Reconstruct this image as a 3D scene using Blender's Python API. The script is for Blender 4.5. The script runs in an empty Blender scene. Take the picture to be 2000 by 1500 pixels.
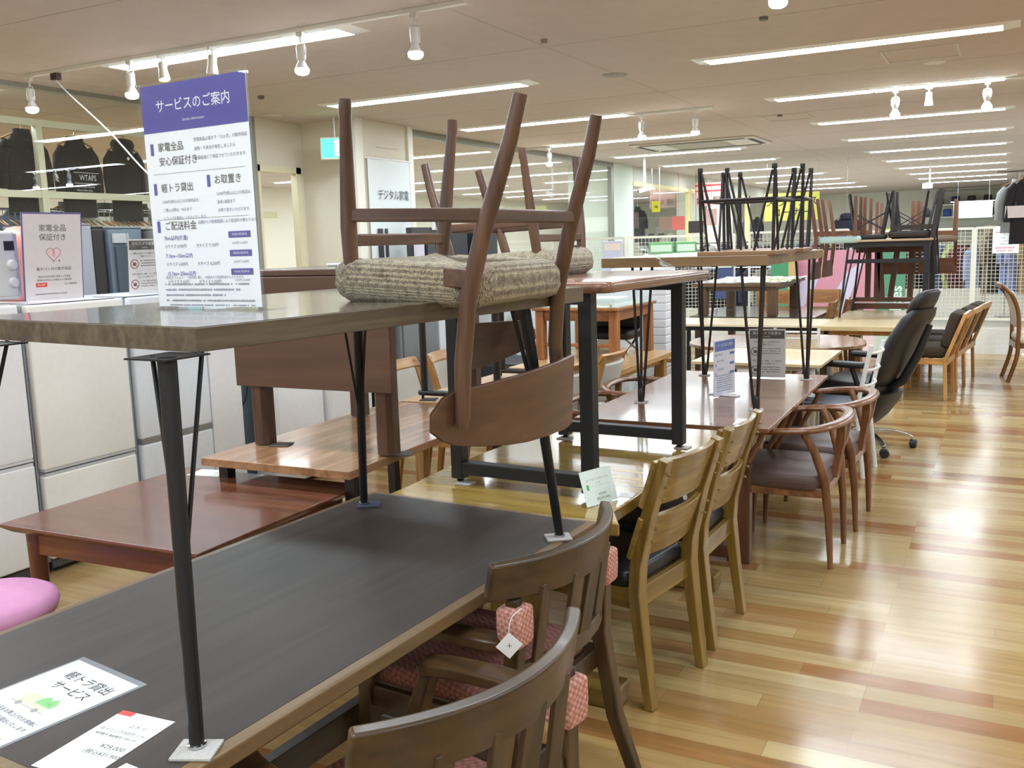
import bpy, math, random
from mathutils import Vector, Matrix
S = bpy.context.scene
COL = S.collection
R = math.radians
random.seed(7)

# ---------------------------------------------------------------- camera, world, exposure
def make_camera():
    yaw, pitch, roll, fpx = -0.485049, -0.148235, -0.031127, 1834.43
    cy, sy = math.cos(yaw), math.sin(yaw)
    f = Vector((sy*math.cos(pitch), cy*math.cos(pitch), math.sin(pitch)))
    r = Vector((cy, -sy, 0)); u = r.cross(f)
    c, s = math.cos(roll), math.sin(roll)
    r, u = c*r + s*u, -s*r + c*u
    cam = bpy.data.cameras.new('camera'); cam.sensor_fit = 'HORIZONTAL'
    cam.sensor_width = 36.0; cam.lens = 36.0*fpx/2000.0
    cam.clip_start = 0.02; cam.clip_end = 200
    o = bpy.data.objects.new('camera', cam); COL.objects.link(o)
    b = -f
    o.matrix_world = Matrix(((r.x, u.x, b.x, 0), (r.y, u.y, b.y, 0), (r.z, u.z, b.z, 1.56), (0, 0, 0, 1)))
    S.camera = o
make_camera()
W = bpy.data.worlds.new('world'); S.world = W; W.use_nodes = True
W.node_tree.nodes['Background'].inputs[0].default_value = (0.9, 0.95, 0.85, 1)
W.node_tree.nodes['Background'].inputs[1].default_value = 0.0
S.view_settings.view_transform = 'Standard'
S.view_settings.look = 'None'
S.view_settings.exposure = 1.5
S.view_settings.gamma = 1.0
S.view_settings.use_curve_mapping = False
LIGHT = 16.0        # radiance of the ceiling tubes
ZC = 3.0            # ceiling height

# ---------------------------------------------------------------- materials
MATS = {}
def srgb(c):
    return tuple((x/255/12.92 if x/255 <= 0.04045 else ((x/255+0.055)/1.055)**2.4) for x in c) + (1,)
def _new(name):
    m = bpy.data.materials.new(name); m.use_nodes = True
    nt = m.node_tree; b = nt.nodes['Principled BSDF']
    return m, nt, b
def flat(c, rough=0.5, metal=0.0, spec=0.5, noise=0.0, scale=30.0, bump=0.0, coat=0.0):
    key = ('flat', c, rough, metal, spec, noise, scale, bump, coat)
    if key in MATS: return MATS[key]
    m, nt, b = _new('paint_%d_%d_%d' % c)
    b.inputs['Base Color'].default_value = srgb(c)
    b.inputs['Roughness'].default_value = rough
    b.inputs['Metallic'].default_value = metal
    b.inputs['Specular IOR Level'].default_value = spec
    b.inputs['Coat Weight'].default_value = coat
    b.inputs['Coat Roughness'].default_value = 0.1
    tc = nt.nodes.new('ShaderNodeTexCoord'); n = nt.nodes.new('ShaderNodeTexNoise')
    n.inputs['Scale'].default_value = scale; n.inputs['Detail'].default_value = 3
    nt.links.new(tc.outputs['Object'], n.inputs['Vector'])
    mx = nt.nodes.new('ShaderNodeMix'); mx.data_type = 'RGBA'; mx.blend_type = 'MULTIPLY'
    mx.inputs[0].default_value = 1.0
    rp = nt.nodes.new('ShaderNodeValToRGB')
    k = max(0.0, 1-max(noise, 0.03)); rp.color_ramp.elements[0].color = (k, k, k, 1)
    rp.color_ramp.elements[0].position = 0.3; rp.color_ramp.elements[1].position = 0.7
    nt.links.new(n.outputs['Fac'], rp.inputs['Fac'])
    mx.inputs[6].default_value = srgb(c)
    nt.links.new(rp.outputs['Color'], mx.inputs[7]); nt.links.new(mx.outputs[2], b.inputs['Base Color'])
    if bump:
        bp = nt.nodes.new('ShaderNodeBump'); bp.inputs['Strength'].default_value = bump; bp.inputs['Distance'].default_value = 0.002
        nt.links.new(n.outputs['Fac'], bp.inputs['Height']); nt.links.new(bp.outputs['Normal'], b.inputs['Normal'])
    MATS[key] = m
    return m
def wood(c1, c2, axis='Y', rough=0.35, fine=1.0, coat=0.0, stripe=0.5):
    key = ('wood', c1, c2, axis, rough, fine, coat, stripe)
    if key in MATS: return MATS[key]
    m, nt, b = _new('wood_%d_%d_%d_%s' % (c1+(axis.lower(),)))
    tc = nt.nodes.new('ShaderNodeTexCoord')
    mp = nt.nodes.new('ShaderNodeMapping')
    sc = {'X': (1.2, 14, 14), 'Y': (14, 1.2, 14), 'Z': (14, 14, 1.2)}[axis]
    mp.inputs['Scale'].default_value = tuple(x*fine for x in sc)
    nt.links.new(tc.outputs['Object'], mp.inputs['Vector'])
    n1 = nt.nodes.new('ShaderNodeTexNoise'); n1.inputs['Scale'].default_value = 1.0
    n1.inputs['Detail'].default_value = 3; n1.inputs['Distortion'].default_value = 1.0
    n2 = nt.nodes.new('ShaderNodeTexNoise'); n2.inputs['Scale'].default_value = 3.5; n2.inputs['Detail'].default_value = 1
    nt.links.new(mp.outputs[0], n1.inputs['Vector']); nt.links.new(mp.outputs[0], n2.inputs['Vector'])
    ad = nt.nodes.new('ShaderNodeMath'); ad.operation = 'MULTIPLY_ADD'
    ad.inputs[1].default_value = 0.35
    nt.links.new(n2.outputs['Fac'], ad.inputs[0]); nt.links.new(n1.outputs['Fac'], ad.inputs[2])
    rp = nt.nodes.new('ShaderNodeValToRGB')
    rp.color_ramp.elements[0].color = srgb(c1); rp.color_ramp.elements[1].color = srgb(c2)
    rp.color_ramp.elements[0].position = 0.68-0.33*stripe; rp.color_ramp.elements[1].position = 0.68+0.33*stripe
    nt.links.new(ad.outputs[0], rp.inputs['Fac']); nt.links.new(rp.outputs['Color'], b.inputs['Base Color'])
    b.inputs['Roughness'].default_value = rough
    b.inputs['Coat Weight'].default_value = coat; b.inputs['Coat Roughness'].default_value = 0.08
    MATS[key] = m
    return m
def emit(c, s):
    key = ('emit', c, s)
    if key in MATS: return MATS[key]
    m, nt, b = _new('glow'); m.cycles.emission_sampling = 'FRONT'; b.inputs['Base Color'].default_value = srgb(c)
    b.inputs['Emission Color'].default_value = srgb(c); b.inputs['Emission Strength'].default_value = s
    MATS[key] = m
    return m
def glass(c=(235, 245, 240), rough=0.02, alpha=0.18, spec=0.5):
    # thin sheet: mostly see-through with a real gloss reflection
    key = ('glass', c, rough, alpha)
    if key in MATS: return MATS[key]
    m, nt, b = _new('clear_sheet'); out = nt.nodes['Material Output']
    tr = nt.nodes.new('ShaderNodeBsdfTransparent'); tr.inputs[0].default_value = srgb(c)
    b.inputs['Base Color'].default_value = srgb(c); b.inputs['Roughness'].default_value = rough
    gl = nt.nodes.new('ShaderNodeBsdfGlossy'); gl.inputs['Roughness'].default_value = rough
    gl.inputs[0].default_value = (1, 1, 1, 1)
    lw = nt.nodes.new('ShaderNodeLayerWeight'); lw.inputs[0].default_value = 0.5
    pw = nt.nodes.new('ShaderNodeMath'); pw.operation = 'POWER'; pw.inputs[1].default_value = 5.0
    fr = nt.nodes.new('ShaderNodeMath'); fr.operation = 'MULTIPLY_ADD'; fr.inputs[1].default_value = 0.6; fr.inputs[2].default_value = 0.035
    nt.links.new(lw.outputs['Facing'], pw.inputs[0]); nt.links.new(pw.outputs[0], fr.inputs[0])
    mx = nt.nodes.new('ShaderNodeMixShader'); nt.links.new(fr.outputs[0], mx.inputs[0])
    nt.links.new(tr.outputs[0], mx.inputs[1]); nt.links.new(gl.outputs[0], mx.inputs[2])
    mx2 = nt.nodes.new('ShaderNodeMixShader'); mx2.inputs[0].default_value = alpha
    nt.links.new(mx.outputs[0], mx2.inputs[1]); nt.links.new(b.outputs[0], mx2.inputs[2])
    nt.links.new(mx2.outputs[0], out.inputs[0])
    MATS[key] = m
    return m
def weave(c1, c2, scale=160.0, rough=0.9, bump=0.6, aniso=(1, 1, 1)):
    key = ('weave', c1, c2, scale, aniso)
    if key in MATS: return MATS[key]
    m, nt, b = _new('fabric_weave')
    tc = nt.nodes.new('ShaderNodeTexCoord'); mp = nt.nodes.new('ShaderNodeMapping'); mp.inputs['Scale'].default_value = aniso
    nt.links.new(tc.outputs['Object'], mp.inputs['Vector'])
    ws = []
    for d in ('X', 'Y', 'Z'):
        w = nt.nodes.new('ShaderNodeTexWave'); w.bands_direction = d; w.inputs['Scale'].default_value = scale/10
        w.inputs['Distortion'].default_value = 3.5; w.inputs['Detail'].default_value = 2; w.inputs['Detail Scale'].default_value = 2
        nt.links.new(mp.outputs[0], w.inputs['Vector']); ws.append(w)
    a = nt.nodes.new('ShaderNodeMath'); a.operation = 'MAXIMUM'
    nt.links.new(ws[0].outputs['Fac'], a.inputs[0]); nt.links.new(ws[1].outputs['Fac'], a.inputs[1])
    a2 = nt.nodes.new('ShaderNodeMath'); a2.operation = 'MULTIPLY'
    nt.links.new(a.outputs[0], a2.inputs[0]); nt.links.new(ws[2].outputs['Fac'], a2.inputs[1])
    a3 = nt.nodes.new('ShaderNodeMath'); a3.operation = 'ADD'
    nt.links.new(a.outputs[0], a3.inputs[0]); nt.links.new(a2.outputs[0], a3.inputs[1])
    n = nt.nodes.new('ShaderNodeTexNoise'); n.inputs['Scale'].default_value = 60; nt.links.new(mp.outputs[0], n.inputs['Vector'])
    a4 = nt.nodes.new('ShaderNodeMath'); a4.operation = 'MULTIPLY'
    nt.links.new(a3.outputs[0], a4.inputs[0]); nt.links.new(n.outputs['Fac'], a4.inputs[1])
    rp = nt.nodes.new('ShaderNodeValToRGB'); rp.color_ramp.elements[0].color = srgb(c1); rp.color_ramp.elements[1].color = srgb(c2)
    rp.color_ramp.elements[0].position = 0.2; rp.color_ramp.elements[1].position = 0.75
    nt.links.new(a4.outputs[0], rp.inputs['Fac']); nt.links.new(rp.outputs[0], b.inputs['Base Color'])
    b.inputs['Roughness'].default_value = rough; b.inputs['Sheen Weight'].default_value = 0.2
    bp = nt.nodes.new('ShaderNodeBump'); bp.inputs['Strength'].default_value = bump; bp.inputs['Distance'].default_value = 0.003
    nt.links.new(a4.outputs[0], bp.inputs['Height']); nt.links.new(bp.outputs['Normal'], b.inputs['Normal'])
    MATS[key] = m
    return m
def knit(c1, c2, scale=90.0):
    key = ('knit', c1, c2, scale)
    if key in MATS: return MATS[key]
    m, nt, b = _new('knit_fabric')
    tc = nt.nodes.new('ShaderNodeTexCoord'); mp = nt.nodes.new('ShaderNodeMapping')
    mp.inputs['Rotation'].default_value = (R(45), R(35), R(45))
    nt.links.new(tc.outputs['Object'], mp.inputs['Vector'])
    v = nt.nodes.new('ShaderNodeTexVoronoi'); v.inputs['Scale'].default_value = scale; v.inputs['Randomness'].default_value = 0.15
    nt.links.new(mp.outputs[0], v.inputs['Vector'])
    rp = nt.nodes.new('ShaderNodeValToRGB'); rp.color_ramp.elements[0].color = srgb(c2); rp.color_ramp.elements[1].color = srgb(c1)
    rp.color_ramp.elements[0].position = 0.15; rp.color_ramp.elements[1].position = 0.75
    nt.links.new(v.outputs['Distance'], rp.inputs['Fac']); nt.links.new(rp.outputs[0], b.inputs['Base Color'])
    b.inputs['Roughness'].default_value = 0.95
    bp = nt.nodes.new('ShaderNodeBump'); bp.invert = True; bp.inputs['Strength'].default_value = 0.8; bp.inputs['Distance'].default_value = 0.004
    nt.links.new(v.outputs['Distance'], bp.inputs['Height']); nt.links.new(bp.outputs['Normal'], b.inputs['Normal'])
    MATS[key] = m
    return m

# ---------------------------------------------------------------- mesh builder
class MB:
    def __init__(self): self.v = []; self.f = []; self.m = []; self.T = Matrix(); self.mi = 0
    def add(self, vs, fs):
        n = len(self.v)
        self.v += [tuple(self.T @ Vector(p)) for p in vs]
        self.f += [tuple(i+n for i in q) for q in fs]; self.m += [self.mi]*len(fs)
        return self
    def box(self, x0, x1, y0, y1, z0, z1):
        return self.add([(x0,y0,z0),(x1,y0,z0),(x1,y1,z0),(x0,y1,z0),(x0,y0,z1),(x1,y0,z1),(x1,y1,z1),(x0,y1,z1)],
                        [(3,2,1,0),(4,5,6,7),(0,1,5,4),(1,2,6,5),(2,3,7,6),(3,0,4,7)])
    def cbox(self, x, y, z, sx, sy, sz): return self.box(x-sx/2, x+sx/2, y-sy/2, y+sy/2, z-sz/2, z+sz/2)
    def loft(self, rings, caps=True, closed=False):
        n = len(rings[0]); vs = [p for r in rings for p in r]; fs = []
        k = len(rings)
        for i in range(k-1 if not closed else k):
            a, b = i*n, ((i+1) % k)*n
            for j in range(n): fs.append((a+j, a+(j+1) % n, b+(j+1) % n, b+j))
        if caps and not closed:
            fs.append(tuple(range(n-1, -1, -1))); fs.append(tuple((k-1)*n+j for j in range(n)))
        return self.add(vs, fs)
    def sweep(self, prof, pts, up=(0,0,1), scales=None, closed=False):
        # prof: list of (side, up) offsets, counter-clockwise; pts: path
        P = [Vector(p) for p in pts]; U = Vector(up); rings = []; n = len(P)
        d = P[-1]-P[0]
        if d.length > 1e-6 and abs(d.normalized().dot(U)) > 0.85: U = Vector((0,1,0)) if abs(d.normalized().y) < 0.5 else Vector((1,0,0))
        for i, p in enumerate(P):
            if closed: t = (P[(i+1) % n]-P[i-1])
            else: t = (P[min(i+1, n-1)]-P[max(i-1, 0)])
            t.normalize(); s = U.cross(t)
            if s.length < 1e-4: s = Vector((1,0,0)).cross(t)
            s.normalize(); w = t.cross(s)
            k = scales[i] if scales else 1.0
            kx, ky = k if isinstance(k, tuple) else (k, k)
            rings.append([tuple(p + s*a*kx + w*b*ky) for a, b in prof])
        return self.loft(rings, closed=closed)
    def bar(self, p, q, w, h, up=(0,0,1), w2=None, h2=None):
        pr = [(-w/2,-h/2),(w/2,-h/2),(w/2,h/2),(-w/2,h/2)]
        return self.sweep(pr, [p, q], up, [(1,1), ((w2 or w)/w, (h2 or h)/h)])
    def tube(self, pts, r, n=10, up=(0,0,1), closed=False):
        rs = r if isinstance(r, (list, tuple)) else [r]*len(pts)
        pr = [(math.cos(2*math.pi*k/n), math.sin(2*math.pi*k/n)) for k in range(n)]
        return self.sweep(pr, pts, up, rs, closed)
    def rbox(self, x0, x1, y0, y1, z0, z1, r=0.03, n=4, crown=0.0):
        # plan-rounded slab with soft top and bottom edges
        def ring(ins, z, kr):
            out = []
            for cx, cy, a0 in ((x1-r, y1-r, 0), (x0+r, y1-r, 90), (x0+r, y0+r, 180), (x1-r, y0+r, 270)):
                for k in range(n+1):
                    a = R(a0+90*k/n); out.append((cx+(r-ins)*math.cos(a), cy+(r-ins)*math.sin(a), z))
            return out
        h = (z1-z0); e = min(h*0.5, r)
        rings = []
        for k in range(n+1):
            a = math.pi/2*k/n; rings.append(ring(e*(1-math.sin(a))*0.6, z0+e*(1-math.cos(a)), 0))
        for k in range(n, -1, -1):
            a = math.pi/2*k/n; rings.append(ring(e*(1-math.sin(a))*0.6, z1-e*(1-math.cos(a)), 0))
        self.loft(rings)
        return self
    def prism(self, out, z0, z1):
        n = len(out)
        return self.add([(x,y,z0) for x,y in out]+[(x,y,z1) for x,y in out],
                        [tuple(range(n-1,-1,-1)), tuple(range(n,2*n))]+[(i,(i+1)%n,n+(i+1)%n,n+i) for i in range(n)])
    def sheet(self, g, t, flip=False):
        # grid of points g[i][j] thickened by t along its normals
        nu, nv = len(g), len(g[0]); G = [[Vector(p) for p in r] for r in g]; vs = []
        N = []
        for i in range(nu):
            for j in range(nv):
                a = G[min(i+1,nu-1)][j]-G[max(i-1,0)][j]; b = G[i][min(j+1,nv-1)]-G[i][max(j-1,0)]
                n = a.cross(b); n.normalize(); N.append(n)
        P = [p for r in G for p in r]
        vs = [tuple(p+n*t/2) for p, n in zip(P, N)]+[tuple(p-n*t/2) for p, n in zip(P, N)]
        k = nu*nv; fs = []
        I = lambda i, j: i*nv+j
        for i in range(nu-1):
            for j in range(nv-1):
                q = (I(i,j), I(i+1,j), I(i+1,j+1), I(i,j+1)); fs.append(q); fs.append(tuple(k+x for x in reversed(q)))
        bd = [I(i,0) for i in range(nu)]+[I(nu-1,j) for j in range(1,nv)]+[I(i,nv-1) for i in range(nu-2,-1,-1)]+[I(0,j) for j in range(nv-2,0,-1)]
        for a, b in zip(bd, bd[1:]+bd[:1]): fs.append((b, a, k+a, k+b))
        return self.add(vs, fs)
    def lathe(self, prof, c=(0,0,0), n=20):
        rings = [[(c[0]+r*math.cos(2*math.pi*k/n), c[1]+r*math.sin(2*math.pi*k/n), c[2]+z) for k in range(n)] for r, z in prof]
        return self.loft(rings)
    def quad(self, a, b, c, d): return self.add([a,b,c,d], [(0,1,2,3)])
    def text(self, s, size, x, y, z=0.0, align='CENTER', wt=0.0, sx=1.0):
        cu = bpy.data.curves.new('lettering', 'FONT'); cu.body = s; cu.size = size; cu.align_x = align; cu.align_y = 'CENTER'
        cu.resolution_u = 2; cu.offset = wt*size*0.6
        o = bpy.data.objects.new('lettering', cu)
        me = bpy.data.meshes.new_from_object(o)
        self.add([(x+v.co.x*sx, y+v.co.y, z) for v in me.vertices], [tuple(p.vertices) for p in me.polygons])
        bpy.data.objects.remove(o); bpy.data.curves.remove(cu); bpy.data.meshes.remove(me)
        return self
    def build(self, name, mats, parent=None, loc=None, rot=None, smooth=40, bevel=0.0, seg=2):
        me = bpy.data.meshes.new(name); me.from_pydata(self.v, [], self.f)
        for m in (mats if isinstance(mats, (list, tuple)) else [mats]): me.materials.append(m)
        me.polygons.foreach_set('material_index', self.m)
        if smooth:
            me.polygons.foreach_set('use_smooth', [True]*len(self.f)); me.set_sharp_from_angle(angle=R(smooth))
        me.update()
        o = bpy.data.objects.new(name, me); COL.objects.link(o)
        if parent: o.parent = parent
        if loc: o.location = loc
        if rot: o.rotation_euler = rot
        if bevel:
            b = o.modifiers.new('bevel', 'BEVEL'); b.width = bevel; b.segments = seg; b.limit_method = 'ANGLE'; b.angle_limit = R(40); b.harden_normals = bool(smooth)
        return o
def tag(o, label, cat, group=None):
    o['label'] = label; o['category'] = cat
    if group: o['group'] = group
    return o
def thing(name, label, cat, loc=(0,0,0), rz=0.0, group=None, rot=None):
    o = bpy.data.objects.new(name, None); COL.objects.link(o); o.empty_display_size = 0.1
    o.location = loc; o.rotation_euler = rot if rot else (0,0,rz)
    return tag(o, label, cat, group)
def struct(name, mb, m, **k):
    o = mb.build(name, m, **k); o['kind'] = 'structure'; return o
def copy_thing(root, label=None, loc=None, rz=None, rot=None, group=None):
    r = root.copy(); COL.objects.link(r)
    if loc is not None: r.location = loc
    if rz is not None: r.rotation_euler = (0,0,rz)
    if rot is not None: r.rotation_euler = rot
    if label: r['label'] = label
    if group: r['group'] = group
    for ch in list(root.children):
        c = ch.copy(); COL.objects.link(c); c.parent = r
        for g in list(ch.children):
            d = g.copy(); COL.objects.link(d); d.parent = c
    return r
def arc(cx, cy, rx, ry, a0, a1, n, z=0.0):
    return [(cx+rx*math.cos(R(a0+(a1-a0)*k/n)), cy+ry*math.sin(R(a0+(a1-a0)*k/n)), z) for k in range(n+1)]
def bez(p, n):
    # Catmull-Rom through points
    P = [Vector(q) for q in p]; out = []
    for i in range(len(P)-1):
        a, b, c, d = P[max(i-1,0)], P[i], P[i+1], P[min(i+2,len(P)-1)]
        for k in range(n):
            t = k/n
            out.append(0.5*((2*b)+(c-a)*t+(2*a-5*b+4*c-d)*t*t+(3*b-a-3*c+d)*t**3))
    out.append(P[-1]); return [tuple(q) for q in out]

BLACK = flat((26,26,28), 0.45); BLACKM = flat((30,31,34), 0.4, 0.3)
WHITE = flat((238,238,236), 0.4); CHROME = flat((200,200,200), 0.15, 1.0); GREY = flat((150,150,150), 0.5)
INK = flat((40,38,40), 0.7); PAPER = flat((240,240,240), 0.6)
# ---------------------------------------------------------------- the room
def floor_mat():
    m, nt, b = _new('maple_planks'); tc = nt.nodes.new('ShaderNodeTexCoord')
    br = nt.nodes.new('ShaderNodeTexBrick'); L = nt.links
    mp = nt.nodes.new('ShaderNodeMapping'); mp.inputs['Location'].default_value = (0.37, 0.021, 0)
    L.new(tc.outputs['Object'], mp.inputs[0]); L.new(mp.outputs[0], br.inputs['Vector'])
    br.offset = 0.37; br.offset_frequency = 3; br.squash = 1.35; br.squash_frequency = 2
    br.inputs['Color1'].default_value = (0,0,0,1); br.inputs['Color2'].default_value = (1,1,1,1)
    br.inputs['Mortar'].default_value = (0.5,0.5,0.5,1)
    br.inputs['Scale'].default_value = 1.0; br.inputs['Mortar Size'].default_value = 0.0009; br.inputs['Mortar Smooth'].default_value = 0.2
    br.inputs['Brick Width'].default_value = 0.62; br.inputs['Row Height'].default_value = 0.1; br.inputs['Bias'].default_value = 0.0
    rp = nt.nodes.new('ShaderNodeValToRGB'); cr = rp.color_ramp; cr.interpolation = 'LINEAR'
    stops = [(0.0,(168,140,94)),(0.16,(178,152,104)),(0.28,(154,118,70)),(0.4,(182,158,110)),(0.54,(166,132,82)),(0.66,(186,163,117)),(0.77,(149,99,52)),(0.86,(174,146,98)),(1.0,(139,90,45))]
    cr.elements[0].position = 0; cr.elements[0].color = srgb(stops[0][1]); cr.elements[1].position = 1; cr.elements[1].color = srgb(stops[-1][1])
    for p, c in stops[1:-1]:
        e = cr.elements.new(p); e.color = srgb(c)
    L.new(br.outputs['Color'], rp.inputs['Fac'])
    m2 = nt.nodes.new('ShaderNodeMapping'); m2.inputs['Scale'].default_value = (2.2, 28, 1); L.new(tc.outputs['Object'], m2.inputs[0])
    n = nt.nodes.new('ShaderNodeTexNoise'); n.inputs['Scale'].default_value = 1.0; n.inputs['Detail'].default_value = 5; n.inputs['Distortion'].default_value = 0.8
    L.new(m2.outputs[0], n.inputs['Vector'])
    gr = nt.nodes.new('ShaderNodeValToRGB'); gr.color_ramp.elements[0].color = (0.82,0.8,0.76,1); gr.color_ramp.elements[1].color = (1.06,1.06,1.05,1)
    gr.color_ramp.elements[0].position = 0.3; gr.color_ramp.elements[1].position = 0.7
    L.new(n.outputs['Fac'], gr.inputs['Fac'])
    mx = nt.nodes.new('ShaderNodeMix'); mx.data_type = 'RGBA'; mx.blend_type = 'MULTIPLY'; mx.inputs[0].default_value = 1
    L.new(rp.outputs[0], mx.inputs[6]); L.new(gr.outputs[0], mx.inputs[7])
    mo = nt.nodes.new('ShaderNodeMix'); mo.data_type = 'RGBA'; L.new(br.outputs['Fac'], mo.inputs[0])
    L.new(mx.outputs[2], mo.inputs[6]); mo.inputs[7].default_value = srgb((128,98,66)); L.new(mo.outputs[2], b.inputs['Base Color'])
    n2 = nt.nodes.new('ShaderNodeTexNoise'); n2.inputs['Scale'].default_value = 1.6; n2.inputs['Detail'].default_value = 4; L.new(tc.outputs['Object'], n2.inputs['Vector'])
    rr = nt.nodes.new('ShaderNodeMapRange'); rr.inputs[1].default_value = 0.3; rr.inputs[2].default_value = 0.7; rr.inputs[3].default_value = 0.14; rr.inputs[4].default_value = 0.26
    L.new(n2.outputs['Fac'], rr.inputs[0]); L.new(rr.outputs[0], b.inputs['Roughness'])
    b.inputs['Specular IOR Level'].default_value = 0.6
    n3 = nt.nodes.new('ShaderNodeTexNoise'); n3.inputs['Scale'].default_value = 9; n3.inputs['Detail'].default_value = 2; L.new(tc.outputs['Object'], n3.inputs['Vector'])
    bp = nt.nodes.new('ShaderNodeBump'); bp.inputs['Strength'].default_value = 0.06; bp.inputs['Distance'].default_value = 0.01
    L.new(n3.outputs['Fac'], bp.inputs['Height']); L.new(bp.outputs['Normal'], b.inputs['Normal'])
    return m
XL, XR, YF, YB = -15.0, 6.0, -4.0, 37.0
struct('floor', MB().box(XL, XR, YF, 13.2, -0.05, 0), floor_mat(), smooth=0)
struct('floor_tiles', MB().box(XL, XR, 13.2, YB, -0.05, 0), flat((205,196,180), 0.15, noise=0.08, scale=3), smooth=0)
CEIL = flat((202,189,179), 0.9, noise=0.05, scale=6)
struct('ceiling', MB().box(XL, XR, YF, YB, ZC, ZC+0.1), CEIL, smooth=0)
WALLM = flat((222,214,196), 0.8); WALLG = flat((226,228,214), 0.8)
struct('wall_back', MB().box(XL, XR, YB, YB+0.1, 0, ZC), WALLG, smooth=0)
struct('wall_front', MB().box(XL, XR, YF-0.1, YF, 0, ZC), WALLM, smooth=0)
struct('wall_right', MB().box(XR, XR+0.1, YF, YB, 0, ZC), WALLM, smooth=0)
struct('wall_left', MB().box(XL-0.1, XL, YF, YB, 0, ZC), WALLM, smooth=0)
# beige wall with an opening, and the corner behind the appliances
struct('wall_corner', MB().box(-7.42,-7.3,8.0,8.9,2.47,ZC).box(-7.42,-7.3,8.72,8.9,0,2.47).box(-7.3,-6.5,8.8,8.92,0,ZC), WALLM, smooth=0)
struct('wall_pillar', MB().box(-7.2,-6.5,8.92,9.8,0,ZC), WALLM, smooth=0)
struct('trim_pillar', MB().box(-6.53,-6.47,8.72,8.86,0,ZC).box(-6.55,-6.47,9.78,9.88,0,ZC), flat((232,228,214),0.6), smooth=0)
FRAME = flat((226,218,186), 0.5); ALU = flat((150,150,140), 0.4, 0.4)
struct('trim_opening', MB().box(-7.36,-7.28,7.98,8.06,0,2.5).box(-7.36,-7.28,8.66,8.74,0,2.5).box(-7.36,-7.28,8.0,8.74,2.43,2.5), FRAME, smooth=0)
PANE = glass((250,252,250), 0.0, 0.004)
# glass partition behind the fridges
w1 = struct('window_1', MB().box(-7.34,-7.26,1.0,8.0,2.96,ZC).box(-7.34,-7.26,1.0,8.0,0,0.06).box(-7.34,-7.26,1.0,1.06,0.06,2.96).box(-7.34,-7.26,7.94,8.0,0.06,2.96), ALU, smooth=0)
MB().box(-7.304,-7.296,1.06,7.94,0.06,2.96).build('glass', PANE, w1)
# glass partition beyond the pillar
w2 = struct('window_2', MB().box(-6.69,-6.61,9.88,16.9,2.92,ZC).box(-6.69,-6.61,9.88,16.9,0,0.06).box(-6.69,-6.61,16.78,16.9,0,2.92), ALU, smooth=0)
MB().box(-6.654,-6.646,9.88,16.78,0.06,2.92).build('glass', PANE, w2)
# white columns along the line of the partition
COLM = flat((226,232,220), 0.7)
struct('wall_column', MB().box(-7.55,-6.62,16.9,17.95,0,ZC), COLM, smooth=0)
struct('wall_column_second', MB().box(-7.4,-6.65,23.2,25.8,0,ZC), COLM, smooth=0)
struct('trim_shopfront', MB().box(-6.72,-6.6,17.95,23.2,2.62,2.7).box(-6.72,-6.6,21.7,21.85,0,2.62).box(-6.72,-6.6,27.4,27.55,0,2.7).box(-6.72,-6.6,25.8,36.9,2.62,2.7).box(-6.72,-6.6,31,31.15,0,2.62), flat((238,228,170),0.5), smooth=0)  # yellowish light on the frames is put into their colour
struct('wall_header', MB().box(-6.7,-6.62,17.95,23.2,2.7,ZC).box(-6.7,-6.62,25.8,36.9,2.7,ZC), flat((205,205,190),0.7), smooth=0)
w3 = struct('window_3', MB().box(-6.68,-6.62,17.95,18.0,0,2.62).box(-6.68,-6.62,23.15,23.2,0,2.62), ALU, smooth=0)
MB().box(-6.654,-6.646,18.0,21.7,0.02,2.62).build('glass', PANE, w3)
# ceiling joints and the glass rail bracket
jt = MB()
for k in range(-1, 13):
    y = 0.04+2.62*k+1.31
    jt.box(XL, XR, y-0.003, y+0.003, ZC-0.0015, ZC+0.001)
for x in (-8.6,-6.98,-3.1,0.75,4.6): jt.box(x-0.003, x+0.003, YF, YB, ZC-0.0015, ZC+0.001)
struct('trim_ceiling', jt, flat((180,172,158),0.9), smooth=0)

# ---------------------------------------------------------------- ceiling lights
LFRAME = flat((240,240,236), 0.4)
TUBE = flat((245,248,250), 0.5)
LAMP = bpy.data.lights.new('fluorescent_lamp', 'AREA'); LAMP.shape = 'RECTANGLE'; LAMP.size = 2.16; LAMP.size_y = 0.2
LAMP.color = (0.80, 0.91, 1.0); LAMP.energy = LIGHT*math.pi*2.16*0.2
def ceiling_light(x0, x1, y, label):
    t = thing('ceiling_light', label, 'light', ((x0+x1)/2, y, ZC), 0, 'fluorescent ceiling lights')
    h = (x1-x0)/2
    lo = bpy.data.objects.new('fluorescent_lamp', LAMP); COL.objects.link(lo); lo.parent = t; lo.location = (0,0,-0.0175); lo.visible_camera = True
    if not CL_MESH:
        a = MB()
        # shallow white tray with pointed ends
        for s in (-1, 1):
            a.add([(-h,s*0.14,0),(h,s*0.14,0),(h-0.1,s*0.105,-0.014),(-h+0.1,s*0.105,-0.014)], [(0,1,2,3) if s < 0 else (3,2,1,0)])
            a.add([(s*h,-0.14,0),(s*h,0.14,0),(s*(h-0.1),0.105,-0.014),(s*(h-0.1),-0.105,-0.014)], [(0,1,2,3)])
        b = MB().box(-h+0.1,h-0.1,-0.105,0.105,-0.016,-0.012)
        CL_MESH.append(a.build('tray', LFRAME, t, smooth=0)); CL_MESH.append(b.build('diffuser', TUBE, t, smooth=0))
    else:
        for o in CL_MESH:
            c = o.copy(); COL.objects.link(c); c.parent = t
CL_MESH = []
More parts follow.
